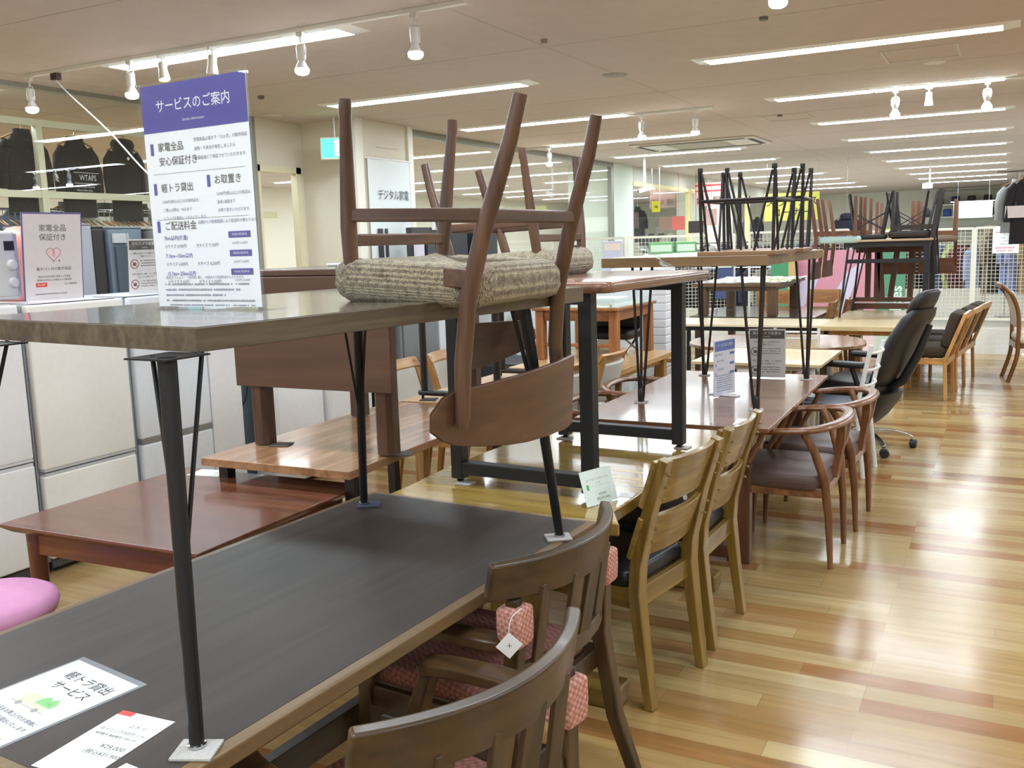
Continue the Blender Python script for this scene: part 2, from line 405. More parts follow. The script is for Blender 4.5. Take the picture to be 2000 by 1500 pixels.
cols = [(-13.9,-11.52,'over the farther part of the glazed shop'), (-10.06,-7.68,'over the glazed shop'), (-6.22,-3.84,'over the fridges and their aisle'), (-2.36,0.02,'above the stacked tables'), (1.49,3.87,'over the walkway side')]
ords = ['first','second','third','fourth','fifth','sixth','seventh','eighth','ninth','tenth','eleventh','twelfth','thirteenth','last']
for ci, (x0, x1, w) in enumerate(cols):
    for k in range(-1, 13):
        y = 0.04+2.62*k
        if ci == 4 and k > 8: continue
        if ci == 0 and k < 2: continue
        ceiling_light(x0, x1, y, 'fluorescent light %s, %s row from the near end' % (w, ords[k+1]))

# ---------------------------------------------------------------- track lights
BULB = emit((255,253,248), 26.0); BULBG = flat((235,235,235), 0.15)
SPOT = flat((232,232,228), 0.4)
def track(x0, x1, y, label, m=SPOT):
    t = thing('track_rail', label, 'track', ((x0+x1)/2, y, ZC), 0)
    h = (x1-x0)/2
    MB().box(-h,h,-0.018,0.018,-0.028,0).build('rail', m, t, smooth=0, bevel=0.003)
    MB().box(-h-0.05,-h,-0.024,0.024,-0.034,0).build('end_feed', m, t, smooth=0, bevel=0.003)
SP = []
def bulb_spot(x, y, zb, label, rz=0.0):
    # socket spot hanging straight down with a bare reflector bulb; zb is the bulb's widest level
    t = thing('track_spotlight', label, 'spotlight', (x, y, ZC-0.028), rz, 'bare bulb track spotlights')
    if SP:
        for o in SP:
            c = o.copy(); COL.objects.link(c); c.parent = t
        return
    SP.append(MB().cbox(0,0,-0.015,0.05,0.03,0.03).tube([(0,0,-0.03),(0,0,-0.07)],0.008,8).build('mount', SPOT, t, bevel=0.003))
    SP.append(MB().tube([(-0.034,0,-0.15),(-0.038,0,-0.10),(-0.03,0,-0.075),(0,0,-0.068),(0.03,0,-0.075),(0.038,0,-0.10),(0.034,0,-0.15)],0.004,6,up=(0,1,0)).build('yoke', SPOT, t))
    SP.append(MB().lathe([(0.001,-0.085),(0.028,-0.086),(0.031,-0.10),(0.031,-0.17),(0.026,-0.178)],n=18).build('socket', SPOT, t))
    b = MB().lathe([(0.018,-0.172),(0.022,-0.185),(0.036,-0.212),(0.046,-0.232)],n=20)
    SP.append(b.build('bulb_reflector', BULBG, t))
    SP.append(MB().lathe([(0.046,-0.232),(0.0475,-0.243),(0.044,-0.258),(0.032,-0.268),(0.012,-0.273),(0.001,-0.2735)],n=20).build('bulb_face', BULB, t))
def cone_spot(x, y, label, tilt, rz, lit):
    t = thing('track_spotlight', label, 'spotlight', (x, y, ZC-0.028), rz)
    MB().cbox(0,0,-0.012,0.06,0.03,0.024).tube([(0,0,-0.02),(0,0,-0.05)],0.008,8).build('mount', SPOT, t, bevel=0.003)
    h = MB(); h.T = Matrix.Translation((0,0,-0.05)) @ Matrix.Rotation(tilt,4,'X')
    h.lathe([(0.001,0.0),(0.026,-0.002),(0.03,-0.02),(0.03,-0.06),(0.04,-0.12),(0.04,-0.13),(0.034,-0.125),(0.03,-0.11)],n=20)
    h.build('lamp_head', flat((222,218,205),0.35), t)
    f = MB(); f.T = h.T; f.lathe([(0.001,-0.112),(0.031,-0.112),(0.031,-0.108),(0.001,-0.108)],n=16)
    f.build('lens', emit((255,220,170), 9.0) if lit else flat((210,205,195),0.1), t)
track(-6.85,-2.9,5.07,'long lighting track over the fridges with bulbs and cone spots')
for x, l in ((-6.89,'first bare bulb spotlight at the outer end of the long track'),(-5.76,'bare bulb spotlight just behind the tall service sign on the long track'),(-4.16,'bare bulb spotlight on the long track beside the two cone spots'),(-3.27,'bare bulb spotlight at the inner end of the long track')):
    bulb_spot(x, 5.07, 2.74, l)
cone_spot(-5.43,5.07,'white cone spotlight glowing warm, tilted, above the service sign',R(-14),R(65),True)
cone_spot(-4.94,5.07,'white cone spotlight switched off above the service sign',R(8),R(70),False)
track(-4.3,-2.95,10.57,'short lighting track near the ceiling air conditioner')
bulb_spot(-3.78,10.57,2.73,'bare bulb spotlight in the middle of the short track by the air conditioner')
bulb_spot(-3.15,10.57,2.73,'bare bulb spotlight at the end of the short track by the air conditioner')
track(-1.25,0.6,10.5,'white lighting track over the stools with three spots')
bulb_spot(-1.06,10.5,2.73,'bare bulb spotlight at the start of the white track over the stools')
cone_spot(-0.75,10.5,'small white cone spotlight between two bare bulbs on the white track',0,0,True)
bulb_spot(-0.23,10.5,2.72,'bare bulb spotlight toward the walkway end of the white track')
track(-1.9,-0.6,5.07,'lighting track over the stacked tables, mostly above the picture')
bulb_spot(-1.08,5.07,2.72,'bare bulb spotlight at the very top edge, above the stacked tables')
track(-6.6,-5.9,13.2,'thin lighting track beyond the pillar')
bulb_spot(-6.2,13.2,2.73,'bare bulb spotlight beside the pillar, in front of the glass')
tag(MB().tube(bez([(-6.575,5.07,2.92),(-6.45,5.08,2.80),(-6.1,5.12,2.5),(-5.75,5.15,2.16),(-5.4,5.2,1.9),(-5.1,5.3,1.75)],5),0.006,6).build('power_cable', flat((225,225,220),0.5)), 'white cable running down slantwise from the ceiling track to the appliances', 'cable')
tag(MB().cbox(-6.575,5.07,2.945,0.07,0.05,0.05).build('track_plug', flat((60,35,30),0.5), bevel=0.004), 'small dark plug box on the ceiling track where the white cable starts', 'plug')

# ---------------------------------------------------------------- things on the ceiling
def disc(name, x, y, r, h, m, label, cat):
    return tag(MB().lathe([(0.001,-h),(r*0.9,-h),(r,-h*0.5),(r,0)],(x,y,ZC),24).build(name, m), label, cat)
disc('ceiling_speaker', -3.118, 8.036, 0.11, 0.008, flat((165,160,152),0.7), 'round grey speaker set in the ceiling between two light rows', 'speaker')
disc('smoke_detector', -0.62, 9.2, 0.09, 0.01, flat((225,218,205),0.6), 'round white detector by the ceiling access hatch', 'detector')
disc('sprinkler_head', -3.0, 6.35, 0.025, 0.03, flat((150,140,128),0.4), 'small sprinkler head by itself high over the hung chair', 'sprinkler')
disc('smoke_detector', -7.0, 8.0, 0.10, 0.012, flat((205,198,184),0.6), 'round detector on the ceiling near the beige corner', 'detector')
disc('sprinkler_head', -6.25, 7.0, 0.03, 0.03, flat((120,112,100),0.4), 'small sprinkler head near the beige corner', 'sprinkler')
disc('ceiling_vent', -6.5, 6.6, 0.09, 0.01, flat((120,112,98),0.6), 'small round vent by the top of the service sign', 'vent')
for x, y, l in ((-2.5,11.9,'small dark sprinkler head before the air conditioner'),(-1.5,6.6,'small sprinkler head above the bare bulb over the tables')):
    disc('sprinkler_head', x, y, 0.03, 0.02, flat((110,104,95),0.5), l, 'sprinkler')
def hatch(x0,x1,y0,y1,label):
    w = 0.02; m = MB()
    m.box(x0,x1,y0,y0+w,ZC-0.006,ZC).box(x0,x1,y1-w,y1,ZC-0.006,ZC).box(x0,x0+w,y0+w,y1-w,ZC-0.006,ZC).box(x1-w,x1,y0+w,y1-w,ZC-0.006,ZC)
    tag(m.build('access_hatch', flat((205,200,190),0.5), smooth=0), label, 'hatch')
hatch(-0.98,-0.4,8.4,9.0,'square access hatch in the ceiling near the bright lights by the walkway')
hatch(-2.75,-2.2,11.9,12.5,'square access hatch in the ceiling by the air conditioner')
ac = thing('air_conditioner', 'square ceiling cassette air conditioner with dark air slots', 'air conditioner', (-4.25,14.55,ZC))
MB().box(-0.95,0.95,-0.62,0.62,-0.03,0.0).build('panel', flat((224,218,206),0.5), ac, bevel=0.01)
MB().box(-0.45,0.45,-0.4,0.4,-0.036,-0.028).build('intake_grille', flat((170,164,150),0.5), ac, bevel=0.004)
for x0,x1,y0,y1 in ((-0.8,0.8,-0.57,-0.47),(-0.8,0.8,0.47,0.57),(-0.9,-0.82,-0.45,0.45),(0.82,0.9,-0.45,0.45)):
    MB().box(x0,x1,y0,y1,-0.034,-0.028).build('air_slot', flat((48,46,44),0.6), ac, smooth=0)
# ---------------------------------------------------------------- tables of the two long rows
def inv(t): return (Matrix.Translation(t.location) @ t.rotation_euler.to_matrix().to_4x4()).inverted()
def wmb(t):
    m = MB(); m.T = inv(t); return m
FELT_L = flat((196,192,188), 0.95, noise=0.25, scale=220); FELT_B = flat((92,104,132), 0.95, noise=0.35, scale=220)
FELT_D = flat((92,82,76), 0.95, noise=0.2, scale=220)
def felt(x, y, z, rz, m, label, s=0.072, group='felt pads under stacked table legs'):
    return tag(MB().box(-s/2,s/2,-s/2*0.9,s/2*0.9,0,0.005).build('felt_pad', m, loc=(x,y,z), rot=(0,0,rz), smooth=0, bevel=0.001), label, 'felt pad', group)

# near dark table with a trestle base
DK1, DK2 = (54,45,40), (68,58,51)
t1 = thing('dining_table', 'dark charcoal brown dining table nearest the viewer, carrying the hairpin table', 'table', (-1.548,1.735,0), R(-3))
MB().box(-0.435,0.435,-0.845,0.845,0.682,0.7192).build('tabletop', wood((104,82,54),(128,102,68),'Y',0.4), t1, bevel=0.006)
MB().box(-0.408,0.408,-0.82,0.82,0.7185,0.72).build('top_surface', wood(DK1,DK2,'Y',0.5,0.8), t1, smooth=0)
for y in (-0.6,0.62):
    MB().box(-0.33,0.35,y-0.045,y+0.045,0.0,0.06).build('foot', wood((52,42,34),(74,60,46),'X',0.4), t1, bevel=0.008)
    MB().box(-0.05,0.05,y-0.04,y+0.04,0.06,0.64).build('leg', wood((52,42,34),(74,60,46),'Z',0.4), t1, bevel=0.006)
    MB().box(-0.3,0.3,y-0.035,y+0.035,0.64,0.682).build('cross_bar', wood((52,42,34),(74,60,46),'X',0.4), t1, bevel=0.004)
MB().box(-0.02,0.02,-0.56,0.58,0.25,0.33).build('stretcher', wood((52,42,34),(74,60,46),'Y',0.4), t1, bevel=0.004)

# taupe table standing on it
t2 = thing('hairpin_table', 'taupe grey wood table on slim black legs standing on the dark table', 'table', (-1.592,1.914,0.725), R(-7.5))
FRONT_R, BACK_R, BACK_L, FRONT_L = (-1.196,1.07), (-1.106,2.364), (-1.85,2.435), (-1.95,1.14)
TP = wood((92,82,72),(118,106,92),'Y',0.16,1.3,0.6); TPE = wood((78,66,52),(104,90,72),'Y',0.4,1.6)
MB().box(-0.425,0.425,-0.665,0.665,0.662,0.7055).build('tabletop', TPE, t2, bevel=0.0015)
MB().box(-0.4235,0.4235,-0.6635,0.6635,0.7045,0.707).build('top_surface', TP, t2, smooth=0)
for (x, y) in (FRONT_R, BACK_R, BACK_L, FRONT_L):
    sx = 1 if x > -1.5 else -1; sy = 1 if y > 1.8 else -1
    top = Vector((x-sx*0.062, y-sy*0.062, 1.388)); ft = Vector((x, y, 0.7255))
    m = wmb(t2); m.tube([ft, ft+(top-ft)*0.05, top], [0.0125,0.013,0.0165], 14)
    lg = m.build('leg', BLACKM, t2)
    for dx, dy in ((-sx*0.04, -sy*0.005), (sx*0.005, -sy*0.075)):
        a = top+Vector((dx,dy,0)); b = ft+(top-ft)*0.42
        r = wmb(t2); r.tube([b, a], 0.0042, 8); r.build('brace_rod', BLACKM, lg)
    pl = wmb(t2); pl.cbox(top.x-sx*0.02, top.y-sy*0.02, 1.3855, 0.10,0.10,0.003); pl.build('mounting_plate', BLACKM, lg, smooth=0)
    g = wmb(t2); g.lathe([(0.0135,0),(0.0165,0.001),(0.0165,0.005),(0.0135,0.006)],(x,y,0.7252),18); g.build('foot_ring', CHROME, lg)
felt(-1.190,1.063,0.72,R(24),FELT_L,'pale grey felt pad under the front leg of the taupe table, beside the price card')
felt(-1.835,2.443,0.72,R(30),FELT_B,'blue grey felt pad under the far inner leg of the taupe table')
felt(-1.108,2.358,0.72,R(36),FELT_L,'pale grey felt pad at the far aisle corner of the dark table')

# golden oak table with sled feet
GO1, GO2 = (136,108,46), (168,138,68)
t3 = thing('oak_table', 'glossy golden oak table with wavy edges behind the dark table', 'table', (-1.48,3.36,0))
o = [(0.46,-0.745)]+[(0.395+0.006*math.sin(k*1.1), -0.62+1.365*k/9) for k in range(10)]+[(-0.43-0.01*math.sin(k*1.3), 0.745-1.49*k/9) for k in range(10)]
MB().prism(o, 0.655, 0.70).build('tabletop', wood(GO1,GO2,'X',0.16,0.7,0.5), t3, bevel=0.008)
for y in (-0.55,0.62):
    MB().box(-0.36,0.395,y-0.055,y+0.055,0.0,0.075).build('foot', wood((116,92,42),(142,114,58),'X',0.3), t3, bevel=0.012)
    MB().box(-0.10,0.10,y-0.035,y+0.035,0.075,0.61).build('leg', wood((116,92,42),(142,114,58),'Z',0.3), t3, bevel=0.006)
    MB().box(-0.32,0.32,y-0.035,y+0.035,0.61,0.655).build('cross_bar', wood((116,92,42),(142,114,58),'X',0.3), t3, bevel=0.006)
MB().box(-0.025,0.025,-0.52,0.58,0.28,0.37).build('stretcher', wood((116,92,42),(142,114,58),'Y',0.3), t3, bevel=0.005)

# walnut table with black loop frames on it
t4 = thing('walnut_table', 'reddish walnut table on black square loop frames, standing on the golden oak table', 'table', (-1.475,3.28,0.705), R(-3))
WN1, WN2 = (104,72,56), (138,100,78)
m = MB()
m.rbox(-0.40,0.40,-0.5,0.5,0.69,0.727,0.045,5)
m.build('tabletop', wood(WN1,WN2,'Y',0.2,0.9,0.35), t4, smooth=60)
for y in (-0.41,0.43):
    x0, x1 = -0.25, 0.28
    fr = MB(); w = 0.024
    fr.box(x0-w,x0+w,y-w,y+w,0.012,0.69).box(x1-w,x1+w,y-w,y+w,0.012,0.69).box(x0+w,x1-w,y-w,y+w,0.03,0.075).box(x0+w,x1-w,y-w,y+w,0.65,0.69)
    f = fr.build('loop_frame', flat((34,37,42),0.45,0.2), t4, smooth=0, bevel=0.003)
    for x in (x0, x1):
        MB().lathe([(0.012,0),(0.014,0.004),(0.008,0.006),(0.008,0.013)],(x,y,0),12).build('levelling_foot', flat((30,30,30),0.5), f)
for x, y, l in ((-1.715,2.865,'grey felt pad under the inner near frame post on the golden oak table'),(-1.175,2.868,'grey felt pad under the near post toward the aisle, beside the slanted price card'),(-1.16,3.705,'grey felt pad under the far post toward the aisle on the golden oak table'),(-1.70,3.715,'grey felt pad under the far inner post on the golden oak table')):
    felt(x, y, 0.70, R(-3), FELT_L, l, 0.06)

# mahogany low table and the walnut one behind it
t5 = thing('mahogany_table', 'low reddish mahogany table with a scratched glossy top in front of the fridges', 'table', (-2.775,2.555,0), R(2))
MH1, MH2 = (92,52,37), (124,76,55)
def ring(x,y,z): return [(-x,-y,z),(x,-y,z),(x,y,z),(-x,y,z)]
m = MB(); m.loft([ring(0.455,0.435,0.565),ring(0.482,0.468,0.590),ring(0.482,0.468,0.60)])
m.build('tabletop', wood(MH1,MH2,'X',0.25,0.7,0.3), t5, smooth=0, bevel=0.002)
AP = wood((92,52,32),(116,66,40),'X',0.35)
MB().box(-0.41,0.41,-0.40,-0.375,0.475,0.566).box(-0.41,0.41,0.375,0.40,0.475,0.566).box(-0.41,-0.385,-0.375,0.375,0.475,0.566).box(0.385,0.41,-0.375,0.375,0.475,0.566).build('apron', AP, t5, smooth=0, bevel=0.002)
for sx in (-1,1):
    for sy in (-1,1):
        MB().tube([(sx*0.395,sy*0.385,0.0),(sx*0.395,sy*0.385,0.2),(sx*0.395,sy*0.385,0.565)],[0.024,0.029,0.034],14).build('leg', wood((92,52,32),(116,66,40),'Z',0.35), t5)
t6 = thing('walnut_table', 'light walnut table with a straight thick edge carrying the drop-leaf table', 'table', (-2.64,3.585,0), R(1.5))
MB().box(-0.385,0.385,-0.735,0.735,0.666,0.70).build('tabletop', wood((144,102,68),(186,140,102),'Y',0.25,0.8,0.25), t6, bevel=0.003)
for sx in (-1,1):
    for sy in (-1,1):
        MB().bar((sx*0.34,sy*0.66,0),(sx*0.33,sy*0.64,0.668),0.05,0.05,(0,1,0)).build('leg', flat((38,32,30),0.4), t6, bevel=0.003)
MB().box(-0.26,0.26,-0.40,-0.38,0.62,0.666).box(-0.26,0.26,0.38,0.40,0.62,0.666).box(-0.26,-0.24,-0.38,0.38,0.62,0.666).box(0.24,0.26,-0.38,0.38,0.62,0.666).build('apron', flat((38,32,30),0.4), t6, smooth=0)
# drop-leaf table on it
t7 = thing('drop_leaf_table', 'dark walnut table with its near leaf hanging down, standing on the light walnut table', 'table', (-2.60,3.52,0.706), R(0.5))
DW1, DW2 = (74,50,40), (100,70,54)
MB().box(-0.42,0.42,-0.40,0.42,0.745,0.775).build('tabletop', wood(DW1,DW2,'X',0.25,0.8,0.3), t7, bevel=0.006)
MB().box(-0.415,0.415,-0.43,-0.405,0.268,0.745).build('drop_leaf', wood(DW1,DW2,'X',0.35,0.6,0.1,0.8), t7, bevel=0.004)
for sx in (-1,1):
    for sy in (-1,1):
        x, y = sx*0.335, (-0.355 if sy < 0 else 0.36); c = 0.042; k = 0.018
        MB().prism([(x-c,y-c+k),(x-c+k,y-c),(x+c-k,y-c),(x+c,y-c+k),(x+c,y+c-k),(x+c-k,y+c),(x-c+k,y+c),(x-c,y+c-k)],0,0.69).build('leg', wood(DW1,DW2,'Z',0.35), t7)
MB().box(-0.33,0.33,-0.37,-0.345,0.64,0.745).box(-0.33,0.33,0.345,0.37,0.64,0.745).box(-0.345,-0.325,-0.34,0.34,0.64,0.745).box(0.325,0.345,-0.34,0.34,0.64,0.745).build('apron', wood(DW1,DW2,'X',0.35), t7, smooth=0)
for x, y, l in ((-2.845,3.165,'brown felt pad sticking out beside the outer front leg of the drop-leaf table'),(-2.215,3.20,'brown felt pad sticking out beside the inner front leg of the drop-leaf table')):
    felt(x, y, 0.70, R(20), FELT_D, l, 0.09)

# wide walnut table further back with the hairpin oak table on it
t9 = thing('walnut_table', 'wide walnut table with two acrylic signs and round-armed chairs tucked in', 'table', (-1.405,5.075,0), R(0.8))
m = MB(); m.loft([ring(0.44,0.85,0.662),ring(0.475,0.885,0.682),ring(0.475,0.885,0.70)])
m.build('tabletop', wood((122,84,62),(156,116,90),'X',0.24,0.8,0.3), t9, smooth=0, bevel=0.002)
LB = wood((84,52,36),(108,70,50),'Z',0.35)
for sy in (-1,1):
    MB().box(-0.36,-0.27,sy*0.7-0.03,sy*0.7+0.03,0,0.662).box(0.27,0.36,sy*0.7-0.03,sy*0.7+0.03,0,0.662).box(-0.27,0.27,sy*0.7-0.03,sy*0.7+0.03,0.02,0.08).build('leg_frame', LB, t9, smooth=0, bevel=0.004)
t10 = thing('hairpin_table', 'pale oak table on three-rod black hairpin legs, standing on the wide walnut table', 'table', (-1.42,5.26,0.705), R(-1))
MB().box(-0.43,0.425,-0.70,0.70,0.715,0.763).build('tabletop', wood((118,92,62),(150,120,86),'X',0.3,0.8), t10, bevel=0.002)
MB().box(-0.428,0.423,-0.698,0.698,0.762,0.7645).build('top_surface', flat((196,184,168),0.22), t10, smooth=0)
HAIR = [(-1.70,4.70),(-1.078,4.655),(-1.661,5.764),(-1.034,5.75)]
for x, y in HAIR:
    sx = 1 if x > -1.4 else -1; sy = 1 if y > 5.2 else -1
    lg = wmb(t10)
    for dx, dy in ((sx*0.03,sy*0.03),(-sx*0.075,sy*0.02),(sx*0.02,-sy*0.075)):
        lg.tube([(x+dx*0.12,y+dy*0.12,0.712),(x+dx*0.2,y+dy*0.2,0.74),(x+dx,y+dy,1.42)],0.0075,8)
    lo = lg.build('leg', flat((38,30,30),0.4,0.2), t10)
    s = wmb(t10); s.lathe([(0.016,0),(0.018,0.004),(0.018,0.06),(0.012,0.07)],(x,y,0.706),12); s.build('foot_socket', flat((38,30,30),0.4), lo)
    pl = wmb(t10); pl.cbox(x-sx*0.02,y-sy*0.02,1.4185,0.13,0.13,0.003); pl.build('mounting_plate', flat((38,30,30),0.4), lo, smooth=0)
for (x, y), l in zip(HAIR, ('grey felt pad under the inner near hairpin leg on the wide walnut table','grey felt pad under the near hairpin leg toward the aisle','grey felt pad under the inner far hairpin leg on the wide walnut table','grey felt pad under the far hairpin leg toward the aisle, by the round-armed chairs')):
    felt(x, y, 0.70, 0.2, FELT_L, l, 0.07)
# ---------------------------------------------------------------- chairs
WAL1, WAL2 = (74,50,36), (106,76,57)
def hung_chair(cx, cy, z0, rz, label, c1=WAL1, c2=WAL2, fabric=None, group='upturned tweed chairs'):
    # upside-down chair: local +y is its front, local z=0 the leg tips (up in the room), hung with its back below
    tilt = R(3.6)
    t = thing('hung_chair', label, 'chair', (cx, cy, z0), 0, group)
    M = Matrix.Rotation(rz,4,'Z') @ Matrix.Rotation(tilt,4,'X') @ Matrix.Rotation(math.pi,4,'Y')
    t.rotation_euler = M.to_euler()
    fabric = fabric or weave((70,58,44),(196,180,150),900.0,0.95,0.8)
    wz, wx, wy = wood(c1,c2,'Z',0.35,1.2), wood(c1,c2,'X',0.35,1.2), wood(c1,c2,'Y',0.35,1.2)
    for s in (-1,1):
        m = MB(); m.tube([(s*0.245,0.15,0.0),(s*0.245,0.15,0.03),(s*0.243,0.151,0.042),(s*0.222,0.158,0.3),(s*0.205,0.160,0.452)],[0.0155,0.016,0.0145,0.0205,0.017],14)
        m.build('leg', wz, t)
        m = MB(); m.tube([(s*0.215,-0.30,0.0),(s*0.222,-0.28,0.10),(s*0.236,-0.225,0.30),(s*0.245,-0.195,0.45),(s*0.252,-0.188,0.60),(s*0.262,-0.196,0.725),(s*0.264,-0.196,0.75)],[0.0165,0.018,0.0205,0.021,0.0205,0.018,0.012],14)
        m.build('rear_leg', wz, t)
    for s in (-1,1):
        MB().bar((s*0.225,0.156,0.27),(s*0.232,-0.235,0.26),0.018,0.032).build('side_stretcher', wy, t, bevel=0.005)
    MB().bar((-0.22,0.158,0.33),(0.22,0.158,0.33),0.018,0.03).build('front_stretcher', wx, t, bevel=0.005)
    MB().bar((-0.228,-0.24,0.26),(0.228,-0.24,0.26),0.018,0.03).build('rear_stretcher', wx, t, bevel=0.005)
    fr = MB(); fr.bar((-0.19,-0.165,0.415),(0.19,-0.165,0.415),0.022,0.04).bar((-0.19,0.15,0.415),(0.19,0.15,0.415),0.022,0.045)
    for s in (-1,1): fr.bar((s*0.246,-0.2,0.405),(s*0.234,-0.13,0.405),0.03,0.045).bar((s*0.2,-0.15,0.415),(s*0.19,0.15,0.415),0.02,0.04)
    fr.build('seat_frame', wx, t, bevel=0.005)
    # cushion with wrapped, tucked cloth underneath
    def rr(hx, hy0, hy1, z, r=0.07, n=5):
        out = []
        for cxx, cyy, a0 in ((hx-r,hy1-r,0),(-hx+r,hy1-r,90),(-hx+r,hy0+r,180),(hx-r,hy0+r,270)):
            for k in range(n+1):
                a = R(a0+90*k/n); wob = 0.004*math.sin(9*a+z*90); out.append((cxx+(r+wob)*math.cos(a), cyy+(r+wob)*math.sin(a), z+0.004*math.sin(5*a)))
        return out
    c = MB(); c.loft([rr(0.19,-0.15,0.12,0.390),rr(0.225,-0.19,0.18,0.374),rr(0.236,-0.212,0.200,0.382),rr(0.246,-0.222,0.214,0.402),rr(0.248,-0.225,0.218,0.436),rr(0.242,-0.218,0.212,0.462),rr(0.225,-0.185,0.19,0.478),rr(0.1,-0.08,0.1,0.4795)])
    c.build('seat_cushion', fabric, t, smooth=70)
    # curved backrest panel with rounded ends, on the front of the posts
    g = []; nu, nv = 19, 7
    for i in range(nu):
        u = -1+2*i/(nu-1); x = 0.03+0.294*u; row = []      # u=-1 far end, u=1 near end
        zt = 0.634+0.017*(u+1)+(0.045*((u-0.78)/0.22)**2 if u > 0.78 else 0)
        zb = 0.838-0.012*(u+1)/2-0.04*max(0,u+0.2)**1.5*0.8-(0.03*((u-0.72)/0.28)**2 if u > 0.72 else 0)+(-0.01*((-u-0.8)/0.2)**2 if u < -0.8 else 0)
        for j in range(nv):
            k = j/(nv-1); row.append((x, -0.222+0.045*u+0.03*u*u, zt+(zb-zt)*k))
        g.append(row)
    MB().sheet(g, 0.013).build('backrest', wood(c1,c2,'X',0.32,0.9,0,0.7), t, bevel=0.003)
    return t
h1 = hung_chair(-1.25, 2.10, 1.900, R(90), 'walnut chair hung upside down over the aisle edge of the taupe table')
h2 = copy_thing(h1, 'walnut chair hung upside down over the inner edge of the reddish walnut table', (-1.76,3.44,1.898))
h2.rotation_euler = (Matrix.Rotation(R(-90),4,'Z') @ Matrix.Rotation(R(3.6),4,'X') @ Matrix.Rotation(math.pi,4,'Y')).to_euler()

# dark armchairs tucked under the near table
def armchair(x, y, rz, label, tagged=False):
    t = thing('armchair', label, 'chair', (x, y, 0), rz)
    c1, c2 = (52,37,20), (86,63,37)
    wz, wx, wy = wood(c1,c2,'Z',0.38,1.0,0.0), wood(c1,c2,'X',0.36,0.9,0.05,0.8), wood(c1,c2,'Y',0.34,1.0,0.1)
    PK = knit((168,106,94),(222,170,154),95.0)
    g = []; nu, nv = 21, 4
    for i in range(nu):
        u = -1+2*i/(nu-1); row = []
        hh = 0.052-(0.006*u*u)
        for j in range(nv):
            v = -1+2*j/(nv-1)
            row.append((0.305*u, -0.315+0.105*u*u-0.010*v, 0.768+hh*v+0.008*u*u))
        g.append(row)
    MB().sheet(g, 0.03).build('top_rail', wx, t, bevel=0.008, seg=3)
    for s in (-1,1):
        p = MB(); p.sweep([(-0.02,-0.02),(0.02,-0.02),(0.02,0.02),(-0.02,0.02)], [(s*0.262,-0.335,0.0),(s*0.256,-0.265,0.2),(s*0.248,-0.228,0.45),(s*0.238,-0.240,0.60),(s*0.240,-0.240,0.722)], (1,0,0), [0.85,1.05,1.15,1.0,0.8])
        post = p.build('rear_post', wz, t, bevel=0.006)
        sl = MB(); w, d = 0.036, 0.034
        def rg(k, z): return [(s*0.238-w*k,-0.241-d*k,z),(s*0.238+w*k,-0.241-d*k,z),(s*0.238+w*k,-0.241+d*k,z),(s*0.238-w*k,-0.241+d*k,z)]
        sl.loft([rg(0.80,0.602),rg(0.98,0.615),rg(1.02,0.655),rg(1.0,0.695),rg(0.9,0.704)])
        sl.build('knit_sleeve', PK, t, bevel=0.012, seg=3)
        l = MB(); l.sweep([(-0.02,-0.022),(0.02,-0.022),(0.02,0.022),(-0.02,0.022)], [(s*0.245,0.235,0),(s*0.245,0.225,0.40),(s*0.252,0.15,0.60)], (1,0,0), [0.8,1.05,0.85]); l.build('front_leg', wz, t, bevel=0.005)
        a = MB(); a.sweep([(-0.034,-0.015),(0.034,-0.015),(0.034,0.015),(-0.034,0.015)], bez([(s*0.268,-0.22,0.615),(s*0.285,-0.08,0.62),(s*0.27,0.08,0.618),(s*0.248,0.17,0.612)],4), (0,0,1), [0.75]+[1.0]*10+[1.05,0.9]); a.build('armrest', wy, t, bevel=0.007, seg=3)
        MB().bar((s*0.25,-0.21,0.375),(s*0.245,0.215,0.375),0.022,0.06).build('side_apron', wy, t, bevel=0.004)
    MB().bar((-0.235,0.222,0.375),(0.235,0.222,0.375),0.022,0.06).build('front_apron', wx, t, bevel=0.004)
    MB().bar((-0.235,-0.212,0.375),(0.235,-0.212,0.375),0.022,0.06).build('rear_apron', wx, t, bevel=0.004)
    MB().rbox(-0.235,0.235,-0.20,0.245,0.40,0.455,0.05,4).build('seat_pad', knit((116,72,64),(164,110,98),80.0), t, smooth=70)  # darker copy of the pink knit, the seat's shadow put into its colour
    # lower back rail and slats
    lr = MB(); lr.sweep([(-0.012,-0.022),(0.012,-0.022),(0.012,0.022),(-0.012,0.022)], [(x_, -0.275+0.05*(x_/0.25)**2, 0.52) for x_ in (-0.25,-0.15,-0.05,0.05,0.15,0.25)], (0,0,1)); lr.build('lower_rail', wx, t, bevel=0.005)
    for xc, w in ((-0.165,0.045),(-0.045,0.062),(0.045,0.062),(0.165,0.045)):
        yb = -0.275+0.05*(xc/0.25)**2; yt = -0.318+0.105*(xc/0.305)**2
        MB().bar((xc,yb,0.52),(xc,yt,0.745),w,0.013,(0,1,0)).build('back_slat', wz, t, bevel=0.004)
    if tagged:
        tg = MB(); tg.T = Matrix.Translation((-0.300,-0.262,0.630)) @ Matrix.Rotation(R(-60),4,'Z') @ Matrix.Rotation(R(90),4,'X') @ Matrix.Rotation(R(12),4,'Y') @ Matrix.Rotation(R(45),4,'Z')
        tg.box(-0.023,0.023,-0.023,0.023,0,0.0006); tg.mi = 1; tg.text('X',0.014,0,-0.001,0.0009)
        tg.text('..',0.01,0.006,0.012,0.0009)
        w = tg.build('price_tag', [PAPER, INK], None, smooth=0)
        w.parent = t
        MB().tube(bez([(-0.300,-0.262,0.662),(-0.300,-0.264,0.68),(-0.29,-0.268,0.70),(-0.262,-0.276,0.71)],4),0.0012,5).build('tag_string', WHITE, w)
    return t
